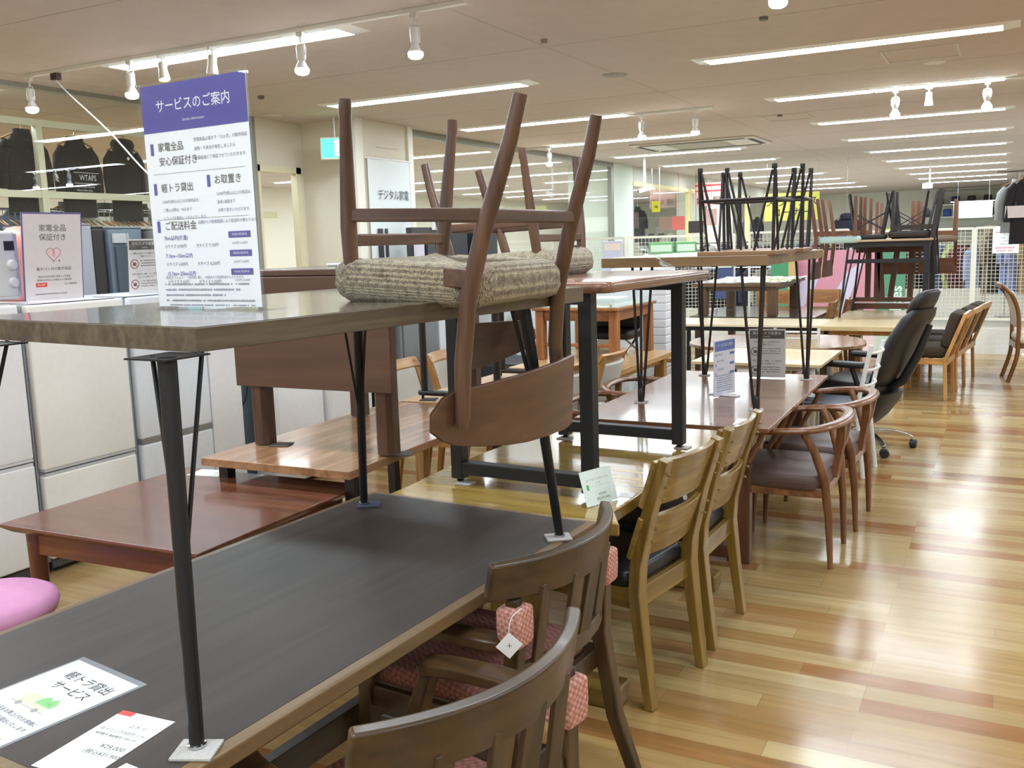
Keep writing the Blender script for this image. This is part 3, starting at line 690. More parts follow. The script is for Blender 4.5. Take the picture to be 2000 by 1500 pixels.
armchair(-1.03, 1.42, R(79), 'dark wooden armchair with pink knit sleeves at the bottom edge, nearest the viewer')
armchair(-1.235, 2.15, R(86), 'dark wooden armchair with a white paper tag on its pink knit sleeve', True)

# golden oak chairs with black seats
def slat_chair(x, y, rz, label):
    t = thing('dining_chair', label, 'chair', (x, y, 0), rz)
    c1, c2 = (112,87,34), (146,116,53)
    wz, wx, wy = wood(c1,c2,'Z',0.28,1.0,0.2), wood(c1,c2,'X',0.26,0.9,0.25), wood(c1,c2,'Y',0.28,1.0,0.2)
    for s in (-1,1):
        p = MB(); p.sweep([(-0.019,-0.026),(0.019,-0.026),(0.019,0.026),(-0.019,0.026)], [(s*0.195,-0.255,0),(s*0.195,-0.225,0.22),(s*0.195,-0.205,0.40),(s*0.195,-0.212,0.5),(s*0.195,-0.255,0.68),(s*0.195,-0.315,0.865)], (1,0,0), [0.85,1.0,1.1,1.08,1.0,0.9])
        post = p.build('rear_post', wz, t, bevel=0.004)
        for z in (0.585,0.63,0.735,0.775,0.815):
            y0 = -0.205-(z-0.45)*0.265-0.024
            b = MB(); b.T = Matrix.Translation((s*0.195,y0,z)) @ Matrix.Rotation(R(90),4,'X'); b.lathe([(0.0055,-0.004),(0.005,0.003),(0.0025,0.006),(0.0005,0.0065)],n=10); b.build('stud', wx, post)
        l = MB(); l.sweep([(-0.019,-0.022),(0.019,-0.022),(0.019,0.022),(-0.019,0.022)], [(s*0.19,0.215,0),(s*0.19,0.20,0.41)], (1,0,0), [0.8,1.1]); l.build('front_leg', wz, t, bevel=0.004)
        MB().bar((s*0.193,-0.19,0.375),(s*0.19,0.19,0.375),0.024,0.07).build('side_apron', wy, t, bevel=0.003)
    for y0, nm in ((-0.2,'rear_apron'),(0.2,'front_apron')): MB().bar((-0.178,y0,0.375),(0.178,y0,0.375),0.024,0.07).build(nm, wx, t, bevel=0.003)
    for zc, hh, yb in ((0.782,0.08,-0.262),(0.595,0.072,-0.212)):
        g = []
        for i in range(13):
            u = -1+2*i/12
            g.append([(0.228*u, yb-0.045*(1-u*u)-0.02*v*hh/0.06, zc+hh*v) for v in (-1,0,1)])
        MB().sheet(g, 0.02).build('back_slat', wx, t, bevel=0.004)
    MB().rbox(-0.205,0.205,-0.185,0.235,0.40,0.462,0.045,5).build('seat_pad', flat((22,22,27),0.38,bump=0.05,scale=200), t, smooth=70)
    return t
slat_chair(-1.215, 3.05, R(81), 'golden oak chair with a black seat, nearer of the two by the golden table')
slat_chair(-1.185, 3.57, R(88), 'golden oak chair with a black seat, the farther of the two, behind its twin')

# round-armed chairs
def ring_chair(x, y, rz, label, group=None):
    t = thing('round_armchair', label, 'chair', (x, y, 0), rz, group)
    c1, c2 = (104,66,41), (142,96,63)
    wz = wood(c1,c2,'Z',0.32,1.0,0.1); wx = wood(c1,c2,'X',0.3,1.0,0.15)
    pts = bez([(-0.285,0.09,0.655),(-0.325,-0.03,0.668),(-0.305,-0.17,0.68),(-0.19,-0.255,0.69),(0,-0.28,0.692),(0.19,-0.255,0.69),(0.305,-0.17,0.68),(0.325,-0.03,0.668),(0.285,0.09,0.655)],5)
    n = len(pts); pr = [(math.cos(2*math.pi*k/12), math.sin(2*math.pi*k/12)) for k in range(12)]
    sc = [(0.019+0.010*math.sin(math.pi*i/(n-1)), 0.015+0.003*math.sin(math.pi*i/(n-1))) for i in range(n)]
    sc[0] = (0.011,0.009); sc[-1] = (0.011,0.009)
    MB().sweep(pr, pts, (0,0,1), sc).build('arm_ring', wx, t)
    for s in (-1,1):
        MB().tube([(s*0.205,-0.245,0),(s*0.218,-0.235,0.25),(s*0.235,-0.215,0.44),(s*0.262,-0.17,0.58),(s*0.288,-0.12,0.675)],[0.0125,0.018,0.0225,0.019,0.0165],14).build('rear_leg', wz, t)
        MB().tube([(s*0.235,0.225,0),(s*0.25,0.215,0.25),(s*0.26,0.205,0.44)],[0.0125,0.017,0.02],14).build('front_leg', wz, t)
        MB().tube([(s*0.26,0.18,0.40),(s*0.285,0.10,0.55),(s*0.297,0.05,0.655)],[0.012,0.015,0.012],10).build('arm_post', wz, t)
    # forked back support
    for s in (-1,1):
        g = MB(); g.sweep([(-0.013,-0.02),(0.013,-0.02),(0.013,0.02),(-0.013,0.02)], bez([(s*0.02,-0.225,0.40),(s*0.035,-0.245,0.52),(s*0.075,-0.262,0.62),(s*0.11,-0.268,0.68)],4), (0,1,0), [0.8]*6+[1.0]*7); g.build('back_support', wz, t, bevel=0.004)
    MB().bar((-0.22,-0.215,0.37),(0.22,-0.215,0.37),0.02,0.045).bar((-0.25,0.2,0.37),(0.25,0.2,0.37),0.02,0.045).bar((-0.235,-0.21,0.37),(-0.255,0.2,0.37),0.02,0.045).bar((0.235,-0.21,0.37),(0.255,0.2,0.37),0.02,0.045).build('seat_frame', wx, t, bevel=0.004)
    MB().rbox(-0.268,0.268,-0.225,0.255,0.375,0.455,0.10,6).build('seat_pad', flat((88,68,60),0.5,noise=0.06,bump=0.03,scale=160), t, smooth=75)
    return t
c1_ = ring_chair(-0.92, 4.64, R(90), 'round-armed brown chair nearer the golden oak chairs, at the aisle side of the walnut table')
copy_thing(c1_, 'round-armed brown chair nearer the office chair, second along the aisle side', (-0.885,5.285,0), R(88))
copy_thing(c1_, 'round-armed brown chair at the inner side of the wide walnut table, by the near corner', (-1.84,4.74,0), R(-90))
copy_thing(c1_, 'round-armed brown chair at the inner side of the wide walnut table, beside the hairpin leg', (-1.85,5.36,0), R(-88))

# pink stool at the lower corner
t = thing('stool', 'round pink upholstered stool cut off by the picture edge beside the dark table', 'stool', (-2.95,1.82,0))
MB().lathe([(0.001,0.38),(0.19,0.38),(0.205,0.39),(0.215,0.415),(0.21,0.44),(0.185,0.455),(0.1,0.463),(0.001,0.465)],n=40).build('seat', flat((214,150,190),0.85,noise=0.06,scale=40), t, smooth=60)
for k in range(4):
    a = R(45+90*k); MB().tube([(0.2*math.cos(a),0.2*math.sin(a),0),(0.15*math.cos(a),0.15*math.sin(a),0.385)],[0.012,0.017],12).build('leg', wood((180,140,90),(206,168,118),'Z',0.4), t)

# cream chairs around the natural oak table
def cream_chair(x, y, rz, label, group='cream backed chairs'):
    t = thing('dining_chair', label, 'chair', (x, y, 0), rz, group)
    c1, c2 = (176,124,64), (208,158,94)
    wz, wx, wy = wood(c1,c2,'Z',0.35), wood(c1,c2,'X',0.35), wood(c1,c2,'Y',0.35)
    CR = flat((226,224,214),0.55,bump=0.03,scale=150)
    for s in (-1,1):
        MB().sweep([(-0.018,-0.022),(0.018,-0.022),(0.018,0.022),(-0.018,0.022)], [(s*0.2,-0.27,0),(s*0.2,-0.215,0.42),(s*0.195,-0.25,0.6),(s*0.19,-0.32,0.835)], (1,0,0), [0.8,1.1,1,0.85]).build('rear_post', wz, t, bevel=0.003)
        MB().bar((s*0.195,0.21,0),(s*0.195,0.2,0.42),0.034,0.036,(0,1,0)).build('front_leg', wz, t, bevel=0.003)
    g = []
    for i in range(11):
        u = -1+2*i/10; g.append([(0.215*u, -0.30-0.045*(1-u*u)-0.02*v, 0.82+0.03*v) for v in (-1,0,1)])
    MB().sheet(g, 0.024).build('top_rail', wx, t, bevel=0.006)
    g = []
    for i in range(9):
        u = -1+2*i/8; g.append([(0.172*u, -0.275-0.035*(1-u*u)-0.035*v, 0.665+0.125*v) for v in (-1,-0.5,0,0.5,1)])
    MB().sheet(g, 0.04).build('back_pad', CR, t, bevel=0.012, seg=3)
    MB().rbox(-0.21,0.21,-0.2,0.225,0.42,0.48,0.04,4).build('seat_pad', CR, t, smooth=70)
    MB().bar((-0.18,-0.205,0.385),(0.18,-0.205,0.385),0.022,0.06).bar((-0.18,0.2,0.385),(0.18,0.2,0.385),0.022,0.06).bar((-0.195,-0.19,0.385),(-0.195,0.19,0.385),0.022,0.06).bar((0.195,-0.19,0.385),(0.195,0.19,0.385),0.022,0.06).build('seat_frame', wx, t, bevel=0.003)
    return t
ch = cream_chair(-3.06, 4.92, R(-84), 'oak chair with a cream padded back beside the drop-leaf table')
copy_thing(ch, 'oak chair with a cream padded back farther along, by the dark hanging panel', (-3.06,5.42,0), R(-86))
copy_thing(ch, 'oak chair with a curved top rail just past the hung backrest', (-2.56,5.12,0), R(90))
copy_thing(ch, 'oak chair with a curved top rail beside the black frame post', (-2.55,5.65,0), R(92))
# ---------------------------------------------------------------- signs and cards on the furniture
ACR = glass((253,254,254), 0.01, 0.01); BLUE = flat((76,70,160),0.5); BLU2 = flat((92,90,150),0.6); RED = flat((226,84,78),0.6); DGREY = flat((84,82,80),0.6)
def panel(t, w, h, loc=None, rot=None):
    # paper + lettering frame: returns an MB whose plane is x right, z up, facing -y, origin at the bottom middle
    m = MB(); m.T = (Matrix.Translation(loc) if loc else Matrix()) @ (rot if rot else Matrix()) @ Matrix.Rotation(R(90),4,'X')
    return m
def fine(m, x, y, w, h, n=1):
    # a line of small print as a row of glyph-sized dashes
    k = int(w/(h*0.95))
    for i in range(k):
        if random.random() < 0.08: continue
        x0 = x+i*h*0.95; hh = h*(0.35+0.15*random.random())
        m.box(x0, x0+h*0.72, y-hh, y-hh*0.45, 0.0004, 0.0007).box(x0, x0+h*0.72, y+hh*0.2, y+hh*0.7, 0.0004, 0.0007)
        m.box(x0+h*(0.1+0.3*random.random()), x0+h*0.55, y-hh*0.45, y+hh*0.2, 0.0004, 0.0007)
# tall service sign on the taupe table
sg = thing('service_sign', 'tall acrylic stand with a blue headed service notice on the taupe table', 'sign', (-1.618,1.59,1.4325), R(-3))
w, h = 0.337, 0.503
LEAN = Matrix.Rotation(R(0.3),4,'X')
a = MB(); a.T = LEAN; a.box(-w/2-0.006,w/2+0.006,-0.0045,-0.003,0.0,h+0.012).box(-w/2-0.006,w/2+0.006,0.003,0.0045,0.0,h+0.012)
a.T = Matrix(); a.box(-w/2-0.004,w/2+0.006,-0.012,0.075,0.0,0.003); a.build('acrylic_holder', ACR, sg, smooth=0)
p = panel(sg,w,h,(0,0.0006,0.006),LEAN); p.box(-w/2,w/2,0,h,-0.0006,0.0); pp = p.build('paper', flat((246,247,253),0.5), sg, smooth=0)
q = panel(sg,w,h,(0,0.0002,0.006),LEAN)
q.mi = 0; q.box(-w/2,w/2,h-0.105,h,0.0002,0.0004)
q.mi = 1; q.text('サービスのご案内',0.030,0.0,h-0.05,0.0007,wt=0.012); q.text('Service information',0.009,0.0,h-0.083,0.0007)
q.mi = 2
q.text('家電全品',0.0215,-0.125,h-0.14,0.0006,'LEFT',0.006); q.text('安心保証付き',0.0215,-0.125,h-0.172,0.0006,'LEFT',0.006)
q.text('軽トラ貸出',0.0215,-0.125,h-0.232,0.0006,'LEFT',0.006); q.text('お取置き',0.0215,0.05,h-0.222,0.0006,'LEFT',0.006)
q.text('ご配送料金',0.0215,-0.125,h-0.318,0.0006,'LEFT',0.006)
q.mi = 3
for s_, x_, y_, z_ in (('家電商品は最大で「12ヵ月」の動作保証','0',0.13,0.0093),('故障・不具合が発生しましたら','0',0.15,0.0093),('全額返金にて保証させていただきます。','0',0.17,0.0093)):
    q.text(s_, z_, -0.005, h-y_, 0.0006, 'LEFT')
for s_, x_, y_ in (('5,000円(税込)以上の対象商品を',-0.125,0.262),('ご購入の際は、90分まで',-0.125,0.281),('トラックを無料レンタルいたします。',-0.125,0.300-0.0005),('5,000円(税込)以上の商品は、',0.055,0.252),('最長1週間まで',0.055,0.270),('お取り置きいただけます。',0.055,0.288),('店舗からの距離範囲により配送料が異なります。',-0.012,0.312)):
    q.text(s_, 0.0088, x_, h-y_, 0.0006, 'LEFT')
for k, (a_, b_, c_) in enumerate((('7km以内(片道)','小サイズ 4,950円','大サイズ 7,150円'),('7.1km~15km以内','小サイズ 6,000円','大サイズ 8,250円'),('15.1km~25km以内','小サイズ 7,150円','大サイズ 9,350円'))):
    y = h-0.345-0.041*k
    q.mi = 0; q.text(a_,0.0125,-0.13,y,0.0006,'LEFT',0.006); q.box(0.082,0.15,y-0.004,y+0.010,0.0003,0.0005)
    q.mi = 1; q.text('商品組立配送料金',0.006,0.116,y+0.003,0.0008)
    q.mi = 3; q.text(b_,0.0098,-0.13,y-0.019,0.0006,'LEFT',0.002); q.text(c_,0.0098,-0.025,y-0.019,0.0006,'LEFT',0.002); q.text('8,250円 10,450円',0.0065,0.116,y-0.016,0.0006)
q.mi = 0
for x_, y_ in ((-0.145,0.142),(-0.145,0.232),(0.033,0.222),(-0.145,0.318)): q.box(x_-0.005,x_+0.005,h-y_-0.013,h-y_+0.013,0.0003,0.0005)
q.mi = 4
for y_ in (0.198,0.302,): q.box(-w/2+0.02,w/2-0.02,h-y_-0.0004,h-y_+0.0004,0.0003,0.0005)
q.mi = 3
q.text('配送オプション',0.0085,-0.105,0.055+0.012,0.0006); q.text('下記作業に関し、1商品あたり別途料金をいただきます。',0.0075,-0.065,0.067,0.0006,'LEFT')
for k, wd in enumerate((0.28,0.25,0.2,0.29)): fine(q, -0.14, 0.052-k*0.0125, wd, 0.005)
fine(q, -0.13, 0.004, 0.28, 0.0035)
q.build('lettering', [BLUE, flat((236,236,244),0.5), flat((90,86,84),0.6), flat((132,130,152),0.6), GREY], sg, smooth=0)

# laminated card on the dark table
lm = thing('laminated_sheet', 'laminated white notice with a green truck drawing lying on the dark table', 'sheet', (-1.70,1.045,0.7206), 0)
O, U_, V_ = Vector((-1.698,1.234)), Vector((0.223,-0.034)), Vector((-0.048,-0.269))
U_.normalize(); wL = 0.226; V2 = Vector((U_.y,-U_.x)); 
lm.location = (O.x,O.y,0.7203); lm.rotation_euler = (0,0,math.atan2(U_.y,U_.x))
MB().box(-0.004,wL+0.003,-0.36,0.006,0,0.0008).build('film', glass((240,244,250),0.03,0.25), lm, smooth=0)
MB().box(0.002,wL-0.004,-0.356,-0.008,0.0008,0.0011).build('paper', flat((238,238,242),0.35), lm, smooth=0)
q = MB(); q.mi = 0; q.text('軽トラ貸出',0.031,wL/2+0.012,-0.058,0.0014,wt=0.004); q.text('サービス',0.031,wL/2+0.012,-0.096,0.0014,wt=0.004)
q.text('大型商品をお買上げのお客様に',0.0128,wL/2+0.005,-0.205,0.0014); q.text('トラックを無料貸出いたします',0.0128,wL/2+0.005,-0.226,0.0014)
q.mi = 1; q.prism([(wL/2-0.002,-0.14),(wL/2+0.012,-0.128),(wL/2+0.022,-0.138),(wL/2+0.034,-0.126),(wL/2+0.05,-0.142),(wL/2+0.05,-0.158),(wL/2-0.002,-0.158)],0.0012,0.0015)
q.mi = 2; q.prism([(wL/2-0.05,-0.166),(wL/2-0.05,-0.15),(wL/2-0.04,-0.134),(wL/2-0.006,-0.134),(wL/2-0.006,-0.158),(wL/2+0.05,-0.158),(wL/2+0.05,-0.172),(wL/2-0.05,-0.172)],0.0012,0.0014)
q.mi = 3; q.lathe([(0.007,0.0012),(0.007,0.0016),(0.001,0.0016)],(wL/2-0.03,-0.175,0),14).lathe([(0.007,0.0012),(0.007,0.0016),(0.001,0.0016)],(wL/2+0.03,-0.175,0),14)
q.box(wL/2-0.056,wL/2+0.06,-0.176,-0.1745,0.0012,0.0014)
q.mi = 1; q.text('上り棚',0.011,wL/2+0.024,-0.148,0.0017)
q.mi = 4
for x0,x1,y0,y1 in ((0.03,0.2,-0.262,-0.261),(0.03,0.2,-0.309,-0.308),(0.03,0.031,-0.308,-0.262),(0.199,0.2,-0.308,-0.262)): q.box(x0,x1,y0,y1,0.0012,0.0014)
q.text('5,000円(税込)以上お買上げ',0.011,wL/2+0.003,-0.275,0.0014); q.text('90分無料',0.013,wL/2+0.003,-0.295,0.0014)
q.build('lettering', [flat((66,62,66),0.6), flat((150,214,140),0.6), flat((226,240,196),0.6), flat((170,170,170),0.6), flat((236,150,150),0.6)], lm, smooth=0)

def card(loc, rz, cw, chh, label, lines, name='price_card', mats=None, red=None, lift=0.0006, rot=None):
    t = thing(name, label, 'price card', loc, rz, None, rot)
    MB().box(-cw/2,cw/2,-chh/2,chh/2,0,0.0006).build('card', flat((244,244,242),0.4), t, smooth=0)
    q = MB(); q.mi = 0
    for s_, sz, x_, y_, al in lines: q.text(s_, sz, x_, y_, 0.0009, al)
    if red:
        q.mi = 1; q.box(*red, 0.0007, 0.0009)
    q.build('lettering', mats or [flat((90,90,92),0.6), RED], t, smooth=0)
    return t
card((-1.358,1.016,0.7203), R(-8)+R(12), 0.125, 0.20, 'white price card with 29,000 yen half under the near felt pad', (('ニトリ',0.0135,0.015,0.058,'CENTER'),('ダイニング3点セット',0.011,0.0,0.036,'CENTER'),('管理番号 電話番号 7 80V 720',0.0075,0.0,0.021,'CENTER'),('¥29,000',0.0165,0.025,-0.01,'CENTER'),('(税込¥31,900)',0.0145,0.025,-0.032,'CENTER')), red=(-0.062,-0.03,0.085-0.0,0.0995))
card((-1.235,0.955,0.7203), R(-4), 0.075, 0.055, 'small white number card at the bottom edge, below the price card', (('4',0.035,0.01,0.0,'CENTER'),))
card((-3.08,2.955,0.6003), R(10), 0.16, 0.11, 'blank looking white card on the mahogany table beside the black hairpin leg', (('ローテーブル',0.012,0,0.01,'CENTER'),))
# slanted price card in an acrylic foot on the golden oak table
t = thing('price_card', 'slanted white price card on an acrylic foot at the corner of the golden oak table', 'price card', (-1.150,2.80,0.7005), R(70))
TL = Matrix.Rotation(R(-18),4,'X') @ Matrix.Rotation(R(0),4,'Z')
b = MB(); b.box(-0.058,0.058,-0.03,0.05,0,0.0025); b.build('acrylic_foot', ACR, t, smooth=0)
p = MB(); p.T = Matrix.Translation((0,0,0.002)) @ TL @ Matrix.Rotation(R(90),4,'X'); p.box(-0.075,0.075,0,0.116,-0.0015,0.0); p.build('card', flat((226,238,232),0.3), t, smooth=0)
q = MB(); q.T = p.T; q.text('オーク ダイニングテーブル',0.0088,0,0.083,0.0005); q.text('テーブル',0.007,0,0.070,0.0005); q.text('¥29,000',0.011,0.01,0.032,0.0005); q.text('(税込¥31,900)',0.011,0.01,0.017,0.0005); q.box(-0.05,0.058,0.061,0.0615,0.0003,0.0005)
q.mi = 1; q.box(-0.056,-0.046,0.052,0.07,0.0003,0.0006)
q.build('lettering', [flat((120,130,128),0.6), flat((70,180,110),0.6)], t, smooth=0)
card((-1.115,2.93,0.7003), R(10), 0.05, 0.06, 'tiny white ticket lying at the aisle edge of the golden oak table', (('¥',0.01,0,0,'CENTER'),))
card((-1.07,4.33,0.7003), R(5), 0.06, 0.16, 'white price ticket lying at the near edge of the wide walnut table', (('¥19,800',0.012,0,0,'CENTER'),))
# two acrylic signs on the wide walnut table
def no_sign(q, x, y, r):
    n = 24
    q.loft([[(x+rr*math.cos(2*math.pi*k/n), y+rr*math.sin(2*math.pi*k/n), 0.0005) for rr in (r*0.86, r)][::1] for k in range(n)], caps=False, closed=True)
    q.add([(x-r*0.66,y+r*0.58,0.0006),(x-r*0.58,y+r*0.66,0.0006),(x+r*0.66,y-r*0.58,0.0006),(x+r*0.58,y-r*0.66,0.0006)],[(0,3,2,1)])
def camera_sign(loc, rz, sw, sh, label, lean=R(4), ringm=None):
    t = thing('notice_sign', label, 'sign', loc, rz)
    LN = Matrix.Rotation(lean,4,'X')
    a = MB(); a.T = LN; a.box(-sw/2-0.005,sw/2+0.005,-0.004,-0.003,0,sh+0.008).box(-sw/2-0.005,sw/2+0.005,0.003,0.004,0,sh+0.008); a.T = Matrix(); a.box(-sw/2,sw/2,-0.03,0.06,0,0.003); a.build('acrylic_holder', ACR, t, smooth=0)
    p = panel(t,sw,sh,(0,0.0006,0.004),LN); p.box(-sw/2,sw/2,0,sh,-0.001,0); p.build('paper', flat((232,228,228),0.5), t, smooth=0)
    q = panel(t,sw,sh,(0,0.0002,0.004),LN); k = sw/0.21
    q.mi = 0; q.box(-sw/2+0.006,sw/2-0.006,sh-0.058*k,sh-0.008*k,0.0003,0.0005)
    q.mi = 1; q.text('防犯カメラ設置店',0.0205*k,0,sh-0.026*k,0.0008,wt=0.006); q.text('24時間録画中',0.007*k,0,sh-0.046*k,0.0008)
    q.mi = 2; q.text('機種、商品サイズの撮影方法は',0.0108*k,0,sh-0.078*k,0.0006,wt=0.003); q.text('ご遠慮ください',0.0108*k,0,sh-0.094*k,0.0006,wt=0.003)
    q.text('店内で許可なく撮影・ライブ配信を',0.0105*k,0,sh-0.192*k,0.0006,wt=0.003); q.text('することは禁止です',0.0105*k,0,sh-0.208*k,0.0006,wt=0.003)
    for y0 in (0.135,0.247):
        for j in range(3): fine(q, -0.03*k, sh-(y0-0.018+0.014*j)*k, 0.11*k, 0.007*k)
        q.mi = 2; q.prism([(-0.078*k,sh-(y0+0.01)*k),(-0.058*k,sh-(y0+0.01)*k),(-0.058*k,sh-(y0-0.008)*k),(-0.078*k,sh-(y0-0.008)*k)],0.0003,0.0005)
        q.mi = 3; no_sign(q, -0.068*k, sh-y0*k, 0.026*k); q.mi = 2
    q.build('lettering', [DGREY, flat((226,224,220),0.6), flat((100,94,94),0.6), ringm or flat((96,84,84),0.6)], t, smooth=0)
    return t
camera_sign((-1.265,5.74,0.7005), R(6), 0.215, 0.30, 'grey headed camera notice in an acrylic stand on the wide walnut table')
t = thing('notice_sign', 'narrow blue headed notice on a cross foot standing on the wide walnut table', 'sign', (-1.345,5.05,0.7005), R(74))
MB().box(-0.105,0.105,-0.004,0.004,0.004,0.305).build('paper', flat((224,226,238),0.4), t, smooth=0)
MB().rbox(-0.03,0.03,-0.09,0.09,0,0.005,0.02,3).build('foot', flat((235,235,235),0.4), t)
q = panel(t,0.21,0.3,(0,-0.0042,0.004)); q.mi = 0; q.box(-0.102,0.102,0.245,0.299,0.0002,0.0004)
for y0 in (0.225,0.17,0.12): q.box(0.05,0.095,y0-0.007,y0+0.007,0.0002,0.0004).box(-0.095,-0.088,y0-0.01,y0+0.008,0.0002,0.0004)
q.mi = 1; q.text('サービスのご案内',0.02,0,0.275,0.0006,wt=0.005)
q.mi = 2; q.text('家電全品',0.014,-0.08,0.225,0.0004,'LEFT'); q.text('軽トラ貸出',0.014,-0.08,0.19,0.0004,'LEFT'); q.text('ご配送料金',0.014,-0.08,0.145,0.0004,'LEFT')
for k in range(8): fine(q, -0.085, 0.11-0.012*k, 0.16, 0.006)
q.build('lettering', [flat((104,124,190),0.5), flat((228,230,244),0.5), flat((140,146,180),0.6)], t, smooth=0)
# ---------------------------------------------------------------- furniture further along the row
def four_leg_table(name, label, x0,x1,y0,y1, z0,z1, top_m, leg_m, th=0.028, lw=0.05, ap=0.07, inset=0.05, rz=0.0, cat='table', round_legs=False, apron=True, taper=1.0):
    t = thing(name, label, cat, ((x0+x1)/2,(y0+y1)/2,z0), rz)
    hx, hy, h = (x1-x0)/2, (y1-y0)/2, z1-z0
    MB().box(-hx,hx,-hy,hy,h-th,h).build('tabletop', top_m, t, bevel=0.004)
    ix, iy = hx-inset-lw/2, hy-inset-lw/2
    for sx in (-1,1):
        for sy in (-1,1):
            if round_legs: MB().tube([(sx*ix,sy*iy,0),(sx*ix,sy*iy,h-th)],[lw/2*taper,lw/2],12).build('leg', leg_m, t)
            else: MB().bar((sx*ix,sy*iy,0),(sx*ix,sy*iy,h-th),lw*taper,lw*taper,(0,1,0),lw,lw).build('leg', leg_m, t, bevel=0.003)
    if apron:
        q = 0.01
        MB().box(-ix,ix,-iy-q,-iy+q,h-th-ap,h-th).box(-ix,ix,iy-q,iy+q,h-th-ap,h-th).box(-ix-q,-ix+q,-iy,iy,h-th-ap,h-th).box(ix-q,ix+q,-iy,iy,h-th-ap,h-th).build('apron', leg_m, t, smooth=0)
    return t
OAK = wood((178,134,80),(210,170,114),'Y',0.3,0.8,0.15); OAKL = wood((170,124,70),(200,156,98),'Z',0.35)
MAPLE = wood((206,180,138),(226,204,166),'X',0.3,0.8,0.15); WMET = flat((226,226,222),0.35)
four_leg_table('dining_table','natural oak table with cream backed chairs, behind the light walnut table',-3.02,-2.34,4.36,5.70,0,0.70,OAK,OAKL,0.03,0.06)
t = thing('black_table','black framed table with a brown top standing on the natural oak table, mostly hidden', 'table', (-2.66,4.95,0.705))
MB().box(-0.32,0.32,-0.55,0.55,0.70,0.73).build('tabletop', wood(DW1,DW2,'Y',0.3), t, bevel=0.003)
for y in (-0.52,0.42):
    MB().tube([(-0.27,y,0.035),(0.26,y,0.035)],0.017,10).tube([(-0.235,y,0.05),(-0.235,y,0.70)],0.02,10).tube([(0.235,y,0.05),(0.235,y,0.70)],0.02,10).tube([(-0.25,y,0.02),(-0.25,y,0.0)],0.008,8).tube([(0.25,y,0.02),(0.25,y,0.0)],0.008,8).build('leg_frame', flat((38,33,32),0.4), t)
felt(-2.87,4.43,0.70,0.3,FELT_D,'dark felt pad under the black round bar on the natural oak table',0.09)
four_leg_table('dining_table','natural oak table with sturdy slanted legs carrying the low heater table',-3.08,-2.26,5.80,7.03,0,0.70,wood((186,142,90),(214,174,122),'Y',0.3,0.8,0.15),OAKL,0.04,0.07,0.05)
# low heater table with a glass sheet on top
HT = wood((142,90,48),(172,114,68),'Y',0.35); HTZ = wood((142,90,48),(172,114,68),'Z',0.35)
t = thing('heater_table','orange brown low heater table with a glass top, standing on a natural oak table', 'table', (-2.75,6.62,0.70))
MB().box(-0.34,0.34,-0.42,0.42,0.365,0.390).build('tabletop', HT, t, bevel=0.008)
MB().box(-0.345,0.345,-0.42,0.43,0.3905,0.396).build('glass_top', glass((236,246,240),0.02,0.12), t, bevel=0.002)
for sx in (-1,1):
    for sy in (-1,1): MB().cbox(sx*0.29,sy*0.36,0.1825,0.065,0.065,0.365).build('leg', HTZ, t, bevel=0.004)
MB().box(-0.26,0.26,-0.375,-0.345,0.29,0.365).box(-0.26,0.26,0.345,0.375,0.29,0.365).box(-0.305,-0.275,-0.33,0.33,0.29,0.365).box(0.275,0.305,-0.33,0.33,0.29,0.365).build('apron', HT, t, smooth=0, bevel=0.003)
MB().box(-0.26,0.26,-0.37,-0.35,0.10,0.125).build('lower_rail', HT, t, bevel=0.003)
MB().box(0.08,0.15,-0.378,-0.374,0.20,0.24).build('outlet_plate', flat((190,150,110),0.5), t, smooth=0)
q = MB(); q.prism([(-0.33,-0.0),(0.33,0.0),(0.33,0.02),(-0.33,0.02)],0,0.3)
b = thing('folded_chair','black folded padded chair leaning inside the low heater table', 'chair', (-2.71,6.85,0.706))
MB().rbox(-0.2,0.2,-0.14,0.14,0.10,0.17,0.04,4).build('seat', BLACK, b); MB().rbox(-0.2,0.2,0.1,0.15,0.17,0.28,0.02,3).build('backrest', BLACK, b)
for sx in (-1,1): MB().tube([(sx*0.16,-0.12,0),(sx*0.16,0.12,0.1)],0.009,8).tube([(sx*0.16,0.12,0),(sx*0.16,-0.12,0.1)],0.009,8).build('leg', CHROME, b)
# white slatted heater panel and clear cases beyond
t = thing('panel_heater','white ribbed panel heater standing behind the low heater table', 'heater', (-2.57,7.7,0))
m = MB()
for k in range(12): m.box(-0.07+0.0,0.07,-0.16,0.16,0.42+0.068*k,0.482+0.068*k)
m.box(-0.062,0.062,-0.15,0.15,0.40,1.24).build('rib', flat((226,226,230),0.4), t, smooth=0, bevel=0.006)
MB().box(-0.1,0.1,-0.15,0.15,0.0,0.40).build('stand', flat((200,200,200),0.4), t, smooth=0)
for k,(x,y,zz,sx,sy,sz,l) in enumerate(((-2.95,7.25,0.0,0.34,0.3,1.10,'white box cabinet behind the low heater table, inner one'),(-3.25,7.9,0,0.5,0.5,1.18,'white box cabinet with a clear lid beyond the low heater table'),(-3.0,8.4,0,0.45,0.5,1.30,'tall white box cabinet in front of the banner pillar'))):
    t = thing('cabinet', l, 'cabinet', (x,y,zz)); MB().box(-sx/2,sx/2,-sy/2,sy/2,0,sz).build('body', flat((224,230,230),0.4), t, bevel=0.006)
    MB().box(-sx/2+0.02,sx/2-0.02,-sy/2-0.012,-sy/2,0.08,sz*0.48).box(-sx/2+0.02,sx/2-0.02,-sy/2-0.012,-sy/2,sz*0.52,sz-0.04).build('door', flat((232,236,236),0.35), t, bevel=0.003)
